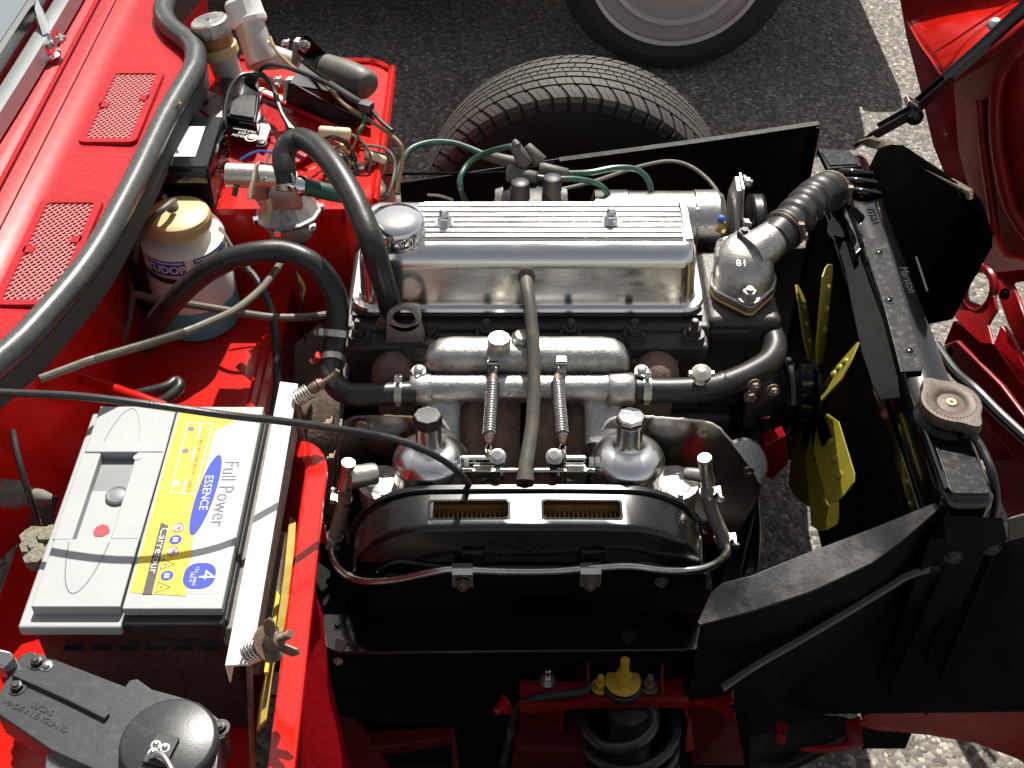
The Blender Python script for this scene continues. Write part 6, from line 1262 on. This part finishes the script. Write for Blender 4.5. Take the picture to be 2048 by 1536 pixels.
bolt(cf, A(1395, 1372, .362), (0, 0, 1), .013, .034, 'satin', 'stud')
bolt(cf, A(1015, 1410, .330), (-1, -.6, 0), .010, .012, 'red', 'stud')
b = B().lathe([(.026, -.004), (.026, .006), (.010, .008)], A(1245, 1372, .364), (0, 0, 1), 28); b2 = thing('shock_absorber', 'yellow plated shock absorber stud and washer on the red turret', 'shock absorber', A(1245, 1372, .362))
obj('rubber_washer', b, 'hoseblk', b2)
b = B().lathe([(.0225, .010), (.0225, .012), (.008, .014)], A(1245, 1372, .364), (0, 0, 1), 28); obj('washer', b, 'studyel', b2)
b = B().lathe([(.0105, .012), (.0105, .028), (.009, .030)], A(1245, 1372, .364), (0, 0, 1), 6); b.lathe([(.0058, .026), (.0058, .056)], A(1245, 1372, .364), (0, 0, 1), 12); obj('stud', b, 'studyel', b2)
s0 = A(1258, 1415, .345)
cs = thing('coil_spring', 'dark blue coil spring below the red suspension turret', 'spring', s0)
b = B().helix(s0, s0+V((.012, -.03, -.26)), .060, .0078, 7.5, 10, 26); obj('coil', b, 'spring', cs, sharp=80)
b = B().cyl(s0, s0+V((.012, -.03, -.26)), .028, 20); obj('damper_body', b, 'batblack', cs)
hose('brake_hose', 'black brake hose bending down beside the suspension turret', 'hose', [(1180, 1370, .375), (1160, 1385, .375), (1100, 1392, .370), (1050, 1402, .360), (1030, 1430, .330), (1020, 1470, .300), (1005, 1530, .30)], .0055, 'hoseblk', seg=10)
# struts by radiator, lower right
rs_ = thing('radiator_bracket', 'black folded bracket and two slanting stays at the near end of the radiator', 'bracket', A(1940, 1060, .55))
b = B(); b.slab([A(1888, 1030, .645), A(2005, 1035, .645), A(2015, 1078, .60), A(1985, 1110, .56), A(1960, 1105, .56), A(1895, 1120, .56)], (0, 0, -.004)); obj('plate', b, 'void', rs_, bev=.002)
b = B(); b.slab([A(1880, 1010, .648), A(1900, 1012, .648), A(1905, 1110, .56), A(1885, 1120, .56)], (0, 0, -.004)); obj('plate', b, 'void', rs_, bev=.002)
for a_, c_2, w_ in (((1880, 1120, .55), (1750, 1415, .30), .020), ((1975, 1085, .57), (1835, 1420, .30), .026)):
    p0, p1 = A(*a_), A(*c_2); b = B(); sweep(b, [p0, p1], [(-w_/2, -.010), (w_/2, -.010), (w_/2, .004), (w_/2-.003, .004), (w_/2-.003, -.006), (-w_/2+.003, -.006), (-w_/2+.003, .004), (-w_/2, .004)], 0); obj('stay', b, 'void', rs_, bev=.0015)
for p in ((1980, 1088, .58), (1858, 1085, .57), (1905, 1105, .57)): bolt(rs_, A(*p), (0, -.7, 1), .009, .007, 'black')
b = B(); b.slab([A(1990, 1090, .50), A(2100, 1060, .52), A(2100, 1420, .36), A(1640, 1425, .30), A(1560, 1400, .30), A(1640, 1200, .46)], (0, 0, -.004)); o = obj('under_tray', b, 'void', None); tag(o, 'dark matt panel filling the lower right corner behind the stays', 'panel')
b = B(); pts = [A(1720, 1428, .27), A(1790, 1410, .29), A(1850, 1400, .30), A(1960, 1402, .30), A(2100, 1420, .30), A(2100, 1540, .24), A(2048, 1498, .24), A(1960, 1465, .245), A(1860, 1448, .25), (A(1760, 1440, .26))]
b.slab(pts, (0, .0, -.03)); o = obj('front_valance', b, 'redshade', None, bev=.006, seg=3); tag(o, 'curved red lower front panel above the stony asphalt at bottom right', 'panel')
b = B(); b.slab([A(1440, 1460, .14), A(1560, 1440, .14), A(1690, 1450, .14), A(1720, 1480, .14), A(1560, 1560, .12), A(1440, 1560, .12)], (0, 0, .03)); o = obj('suspension_arm', b, 'satin', None, bev=.01); tag(o, 'dark suspension arm low down left of the curved red panel', 'suspension')
b = B(); b.slab([A(1550, 1440, .30), A(1575, 1445, .30), A(1572, 1475, .30), A(1552, 1470, .30)], (0, 0, -.02)); b.slab([A(1690, 1440, .27), A(1722, 1430, .27), A(1727, 1490, .26), A(1640, 1500, .26), A(1600, 1495, .26), A(1695, 1482, .26)], (0, 0, -.01)); obj('bracket', b, 'redshade', cf, bev=.002)

# ================================================================== BLACK BOARD, STAY, BONNET
b = B(); bd = [AX(1760, 290, .60), AX(1800, 292, .60), AX(1940, 385, .62), AX(1958, 405, .625), AX(1978, 470, .635), AX(1978, 495, .64), AX(1925, 590, .63), AX(1900, 640, .62), AX(1850, 650, .60), AX(1830, 600, .58), AX(1780, 450, .57), AX(1735, 340, .565)]
b.slab(bd, (.004, 0, .002)); bo = obj('air_guide', b, 'card', None); tag(bo, 'large matt black air guide board with a worn pale upper edge behind the radiator', 'board')
b = B(); b.slab([p+V((-.0016, 0, .0012)) for p in (AX(1715, 285, .575), AX(1740, 278, .59), AX(1765, 285, .60), AX(1800, 305, .605), AX(1940, 385, .62), AX(1942, 402, .62), AX(1915, 390, .617), AX(1815, 335, .60), AX(1808, 318, .60), AX(1775, 305, .60), AX(1735, 295, .59))], (.004, 0, .004)); obj('worn_edge', b, 'cardedge', bo)
for px, py in ((1815, 320), (1872, 352), (1926, 384)): bolt(bo, AX(px, py, .607+(px-1815)*.0001), (-1, -.5, .6), .005, .002, 'satin', 'rivet', 'rivet')
st = thing('bonnet_stay', 'black channel bonnet stay slanting up to the open red bonnet', 'stay', AX(1760, 250, .62))
def chan(p0, p1, w_, m='black', nm='channel'):
    b = B(); sweep(b, [p0, p1], [(-w_/2, -.008), (w_/2, -.008), (w_/2, .006), (w_/2-.0025, .006), (w_/2-.0025, -.004), (w_/6, -.004), (w_/6, .001), (-w_/6, .001), (-w_/6, -.004), (-w_/2+.0025, -.004), (-w_/2+.0025, .006), (-w_/2, .006)], 0); return obj(nm, b, m, st, bev=.0008)
p_a, p_b, p_c, p_d, p_e, p_f = AX(1712, 292, .59), AX(1752, 262, .61), AX(1835, 212, .66), AX(1905, 148, .71), AX(2000, 62, .77), AX(2075, -10, .82)
b = B(); sweep(b, [p_a, p_b], [(-.004, -.003), (.004, -.003), (.004, .003), (-.004, .003)], 0); obj('strap', b, 'satin', st)
chan(p_b, p_c+V((0, 0, -.004)), .034, 'satindusty'); chan(AX(1820, 222, .66), p_d, .028, 'black'); b = B(); sweep(b, [AX(1890, 160, .70), p_e, p_f], [(-.011, -.006), (.011, -.006), (.011, .004), (.004, .006), (-.004, .002), (-.011, .006)], 4); obj('upper_arm', b, 'black', st, bev=.001)
b = B(); b.box(AX(1822, 205, .655), (.022, .020, .010), Matrix.Rotation(.5, 3, 'Y')); obj('slide_block', b, 'steel', st, bev=.002)
bolt(st, AX(1829, 232, .655), (-.5, -1, .3), .010, .012, 'black', 'stud')

bn = thing('bonnet', 'underside of the raised red bonnet with wheel arch lobes and inner frame', 'bonnet', AX(1950, 400, .9))
def panel(nm, pts, ext, m='red', bev=.002, parent=bn, seg=2):
    b = B(); b.slab(pts, ext); return obj(nm, b, m, parent, bev=bev, seg=seg)
O = [AX(1796, -120, .70), AX(1800, 0, .73), AX(1812, 70, .745), AX(1838, 170, .77), AX(1866, 290, .80), AX(1888, 345, .82), AX(1925, 400, .84), AX(1955, 440, .86)]
I_ = [AX(2150, -120, .86), AX(2150, 0, .90), AX(2150, 70, .92), AX(2150, 170, .94), AX(2150, 290, .97), AX(2150, 345, .98), AX(2150, 400, 1.0), AX(2150, 470, 1.02)]
b = B()
for t0, t1 in ((0, .06), (.06, 1)):
    for i in range(len(O)-1):
        q = lambda k, t: O[k].lerp(I_[k], t)+(V((.03, 0, 0)) if t > .05 and t < .07 else V())
        b.add([q(i, t0), q(i+1, t0), q(i+1, t1), q(i, t1)], [(0, 1, 2, 3)])
obj('outer_skin', b, 'redshade', bn, sharp=50)
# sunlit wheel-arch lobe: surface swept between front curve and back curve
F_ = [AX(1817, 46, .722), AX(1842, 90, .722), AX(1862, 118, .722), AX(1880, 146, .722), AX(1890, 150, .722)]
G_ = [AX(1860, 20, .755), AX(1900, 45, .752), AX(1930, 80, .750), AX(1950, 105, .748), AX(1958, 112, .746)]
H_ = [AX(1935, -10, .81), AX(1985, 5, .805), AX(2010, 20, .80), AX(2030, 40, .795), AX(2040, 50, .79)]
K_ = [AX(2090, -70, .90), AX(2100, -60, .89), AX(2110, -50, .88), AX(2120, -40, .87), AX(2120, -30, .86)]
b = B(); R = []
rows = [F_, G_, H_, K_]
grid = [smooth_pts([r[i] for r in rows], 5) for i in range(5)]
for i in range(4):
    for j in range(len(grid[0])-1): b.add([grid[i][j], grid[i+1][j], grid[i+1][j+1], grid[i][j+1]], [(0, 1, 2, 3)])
lobe = obj('wheel_arch', b, 'redlit', bn, sharp=70); md = lobe.modifiers.new('thick', 'SOLIDIFY'); md.thickness = .004
b = B().tube(F_, .0022, 6, 4); obj('arch_edge', b, 'redlit', bn)
b = B().tube([AX(1862, 108, .718), AX(1905, 82, .733), AX(1965, 42, .770), AX(2040, -6, .815)], .0022, 6, 4); obj('swage_line', b, 'redlit', bn)
b = B(); b.lathe([(.012, 0), (.010, .006), (.004, .009)], AX(1990, 50, .775), (-.4, -.5, 1), 12); obj('arch_bracket', b, 'steel', bn)
# inner panels
panel('inner_panel', [AX(1905, 165, .765), AX(1990, 110, .785), AX(2120, 30, .82), AX(2120, 560, .90), AX(2000, 560, .84), AX(1975, 470, .83), AX(1950, 420, .82), AX(1915, 300, .79)], (.01, 0, 0), 'redshade', .004)
b = B().tube([AX(2100, 60, .815), AX(2030, 110, .800), AX(1998, 165, .790), AX(1992, 250, .80), AX(2005, 350, .815), AX(2030, 430, .835), AX(2100, 520, .87)], .012, 12, 5); obj('swage_line', b, 'redshade', bn, sharp=60)
b = B().tube([AX(1960, 200, .783), AX(1968, 300, .797), AX(1985, 420, .815), AX(1995, 520, .83)], .008, 10, 5); obj('swage_line', b, 'redshade', bn, sharp=60)
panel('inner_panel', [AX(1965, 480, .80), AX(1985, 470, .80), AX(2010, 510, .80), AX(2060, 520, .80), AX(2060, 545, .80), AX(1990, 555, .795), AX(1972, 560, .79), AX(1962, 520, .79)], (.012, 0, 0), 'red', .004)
b = B().torus(AX(1958, 580, .74), (-1, -.2, .3), .034, .007, 26, 8); obj('lamp_ring', b, 'redshade', bn)
panel('lamp_bracket', [AX(1905, 600, .72), AX(1925, 580, .73), AX(1935, 600, .735), AX(1960, 610, .74), AX(1985, 590, .745), AX(1992, 620, .745), AX(1975, 650, .735), AX(1985, 690, .73), AX(1960, 688, .72), AX(1930, 660, .715), AX(1908, 634, .71)], (.006, 0, 0), 'redshade', .005, seg=3)
panel('headlamp_frame', [AX(1978, 545, .755), AX(2070, 535, .79), AX(2070, 560, .79), AX(2022, 566, .775), AX(2036, 598, .77), (AX(2050, 640, .77)), AX(2080, 720, .78), AX(2075, 730, .78), AX(2040, 700, .765), AX(2015, 650, .755)], (.006, 0, 0), 'redshade', .003)
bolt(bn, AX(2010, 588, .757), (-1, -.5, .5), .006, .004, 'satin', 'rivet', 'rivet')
panel('inner_brace', [AX(1905, 640, .73), AX(1990, 690, .755), AX(2060, 770, .78), AX(2060, 850, .79), AX(1960, 760, .745), AX(1885, 690, .715)], (.01, 0, 0), 'redshade', .004)
panel('inner_brace', [AX(1885, 690, .70), AX(1910, 680, .70), AX(2000, 770, .73), AX(2060, 850, .75), AX(2060, 960, .76), AX(1960, 830, .72), AX(1905, 740, .70)], (.01, 0, 0), 'redshade', .004)
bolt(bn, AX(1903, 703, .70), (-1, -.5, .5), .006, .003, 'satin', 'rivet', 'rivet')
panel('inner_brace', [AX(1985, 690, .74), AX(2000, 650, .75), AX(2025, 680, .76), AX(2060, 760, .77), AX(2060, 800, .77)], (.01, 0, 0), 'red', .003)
panel('inner_panel', [AX(1960, 830, .80), AX(2100, 1000, .84), AX(2100, 1080, .84), AX(2030, 1080, .82), AX(1990, 980, .80), AX(1950, 880, .80)], (.01, 0, 0), 'redshade', .004)
panel('nose_panel', [AX(2012, 1035, .70), AX(2100, 1010, .74), AX(2100, 1180, .74), AX(2015, 1120, .70)], (.01, 0, 0), 'batedge', .004)

# ================================================================== FAR FRONT TYRE
ft = thing('road_wheel', 'far front wheel with worn blocky tread standing beyond the engine', 'wheel', (.108, 2.045, 0))
wc = V((.122, 2.045, .297)); Rt = .295; W = .160
stz = rad(3)
ax = V((math.sin(stz), math.cos(stz), 0)); 
b = B().lathe([(.165, -.068), (.19, -.076), (.225, -.081), (.255, -.080), (.276, -.077), (.284, -.070), (Rt-.0075, -.058), (Rt-.004, -.03), (Rt-.003, 0), (Rt-.004, .03), (Rt-.0075, .058), (.284, .070), (.262, .080), (.19, .076), (.165, .068)], wc, ax, 120)
ty = obj('tyre', b, 'tyredk', ft, sharp=50)  # darker than the tread: groove shade is put into the casing colour
xw, zw = V((math.cos(stz), -math.sin(stz), 0)), V((0, 0, 1))
def tr(th, y, r): return wc+(xw*math.cos(th)+zw*math.sin(th))*r+ax*y
def crown(y): return Rt+.0006-.0085*(abs(y)/.068)**3.2
b = B(); bb2 = B()
rows = [(-.076, -.0500, 60, .55, 0, .0125), (-.0450, -.0275, 60, .35, .4, .0042), (-.0215, -.0095, 60, .25, .8, .0038), (-.0050, .0050, 120, .1, .0, .004), (.0095, .0215, 60, -.25, .3, .0038), (.0275, .0450, 60, -.35, .6, .0042), (.0500, .076, 60, -.55, .1, .0125)]
for y0, y1, n, sk, ph, gap in rows:
    for k in range(n):
        t0 = 2*math.pi*(k+ph)/n; dt = 2*math.pi/n-gap*.62/Rt
        if not (-.35 < math.sin(t0+.01)): continue
        vs_ = []
        ns = 3
        for yy in [y0+(y1-y0)*i/ns for i in range(ns+1)]:
            s_ = (yy-(y0+y1)/2)*sk/Rt*1.2
            for t in (t0+s_, t0+s_+dt*.5, t0+s_+dt):
                for r in (crown(yy), crown(yy)-.009): vs_.append(tr(t, yy, r))
        F = []
        for i in range(ns):
            o0, o1 = i*6, (i+1)*6
            F += [(o0, o0+2, o1+2, o1), (o0+2, o0+4, o1+4, o1+2), (o0, o1, o1+1, o0+1), (o0+4, o0+5, o1+5, o1+4)]
        F += [(0, 1, 3, 2), (2, 3, 5, 4), (ns*6, ns*6+2, ns*6+3, ns*6+1), (ns*6+2, ns*6+4, ns*6+5, ns*6+3)]
        b.add(vs_, F)
        if abs(y0) > .045 or abs(y1) > .06:   # shoulder lug running down the sidewall
            sg = -1 if y0 < 0 else 1; e = .076*sg; s_ = (e-(y0+y1)/2)*sk/Rt*1.2
            v2 = []
            for yy, r in ((e, crown(e)), (.0825*sg, .276), (.0838*sg, .260)):
                for t in (t0+s_, t0+s_+dt): v2 += [tr(t, yy, r), tr(t, yy-.009*sg, r-.002)]
            b.add(v2, [(0, 2, 6, 4), (4, 6, 10, 8), (0, 4, 5, 1), (4, 8, 9, 5), (2, 3, 7, 6), (6, 7, 11, 10)])
tb = obj('tread_blocks', b, 'tyre', ft, sharp=30); tb['kind'] = 'stuff'
# fine sipes
b = B()
for y0, y1, n, sk, ph, gap in rows:
    if n != 60: continue
    for k in range(n):
        t0 = 2*math.pi*(k+ph+.36)/n
        if math.sin(t0) < -.2: continue
        ya, yb3 = y0+.003, y1-.004; ym = (ya+yb3)/2
        f = lambda yy: t0+(yy-(y0+y1)/2)*sk/Rt*1.2
        p0, p1, p2 = tr(f(ya), ya, crown(ya)+.0002), tr(f(ym)+.004, ym, crown(ym)+.0002), tr(f(yb3), yb3, crown(yb3)+.0002)
        for a_, c_2 in ((p0, p1), (p1, p2)):
            d = (c_2-a_).normalized(); u = (a_-wc).normalized(); b.box((a_+c_2)/2, ((c_2-a_).length, .0009, .0006), Matrix((d, u.cross(d).normalized(), u)).transposed())
sp2 = obj('tread_sipes', b, 'tyredk', ft); sp2['kind'] = 'stuff'
b = B().lathe([(.168, -.066), (.172, -.070), (.160, -.064), (.150, -.02), (.12, .0), (.05, .01), (.0005, .012)], wc, ax, 48); obj('rim', b, 'tyredk', ft)
b = B().lathe([(.125, -.10), (.125, -.085), (.03, -.08)], wc, ax, 36); obj('brake_disc', b, 'rusty', ft)

def copy_wheel(root, dx, dy, label):
    r = root.copy(); COL.objects.link(r); r.location = root.location+V((dx, dy, 0)); r['label'] = label
    for ch in list(root.children):
        k = ch.copy(); COL.objects.link(k); k.parent = r
        for g_ in list(ch.children): q = g_.copy(); COL.objects.link(q); q.parent = k
    return r
ft['group'] = 'front wheels'
nw = copy_wheel(ft, -.02, -1.515, 'near front wheel standing under the camera below the coil spring')
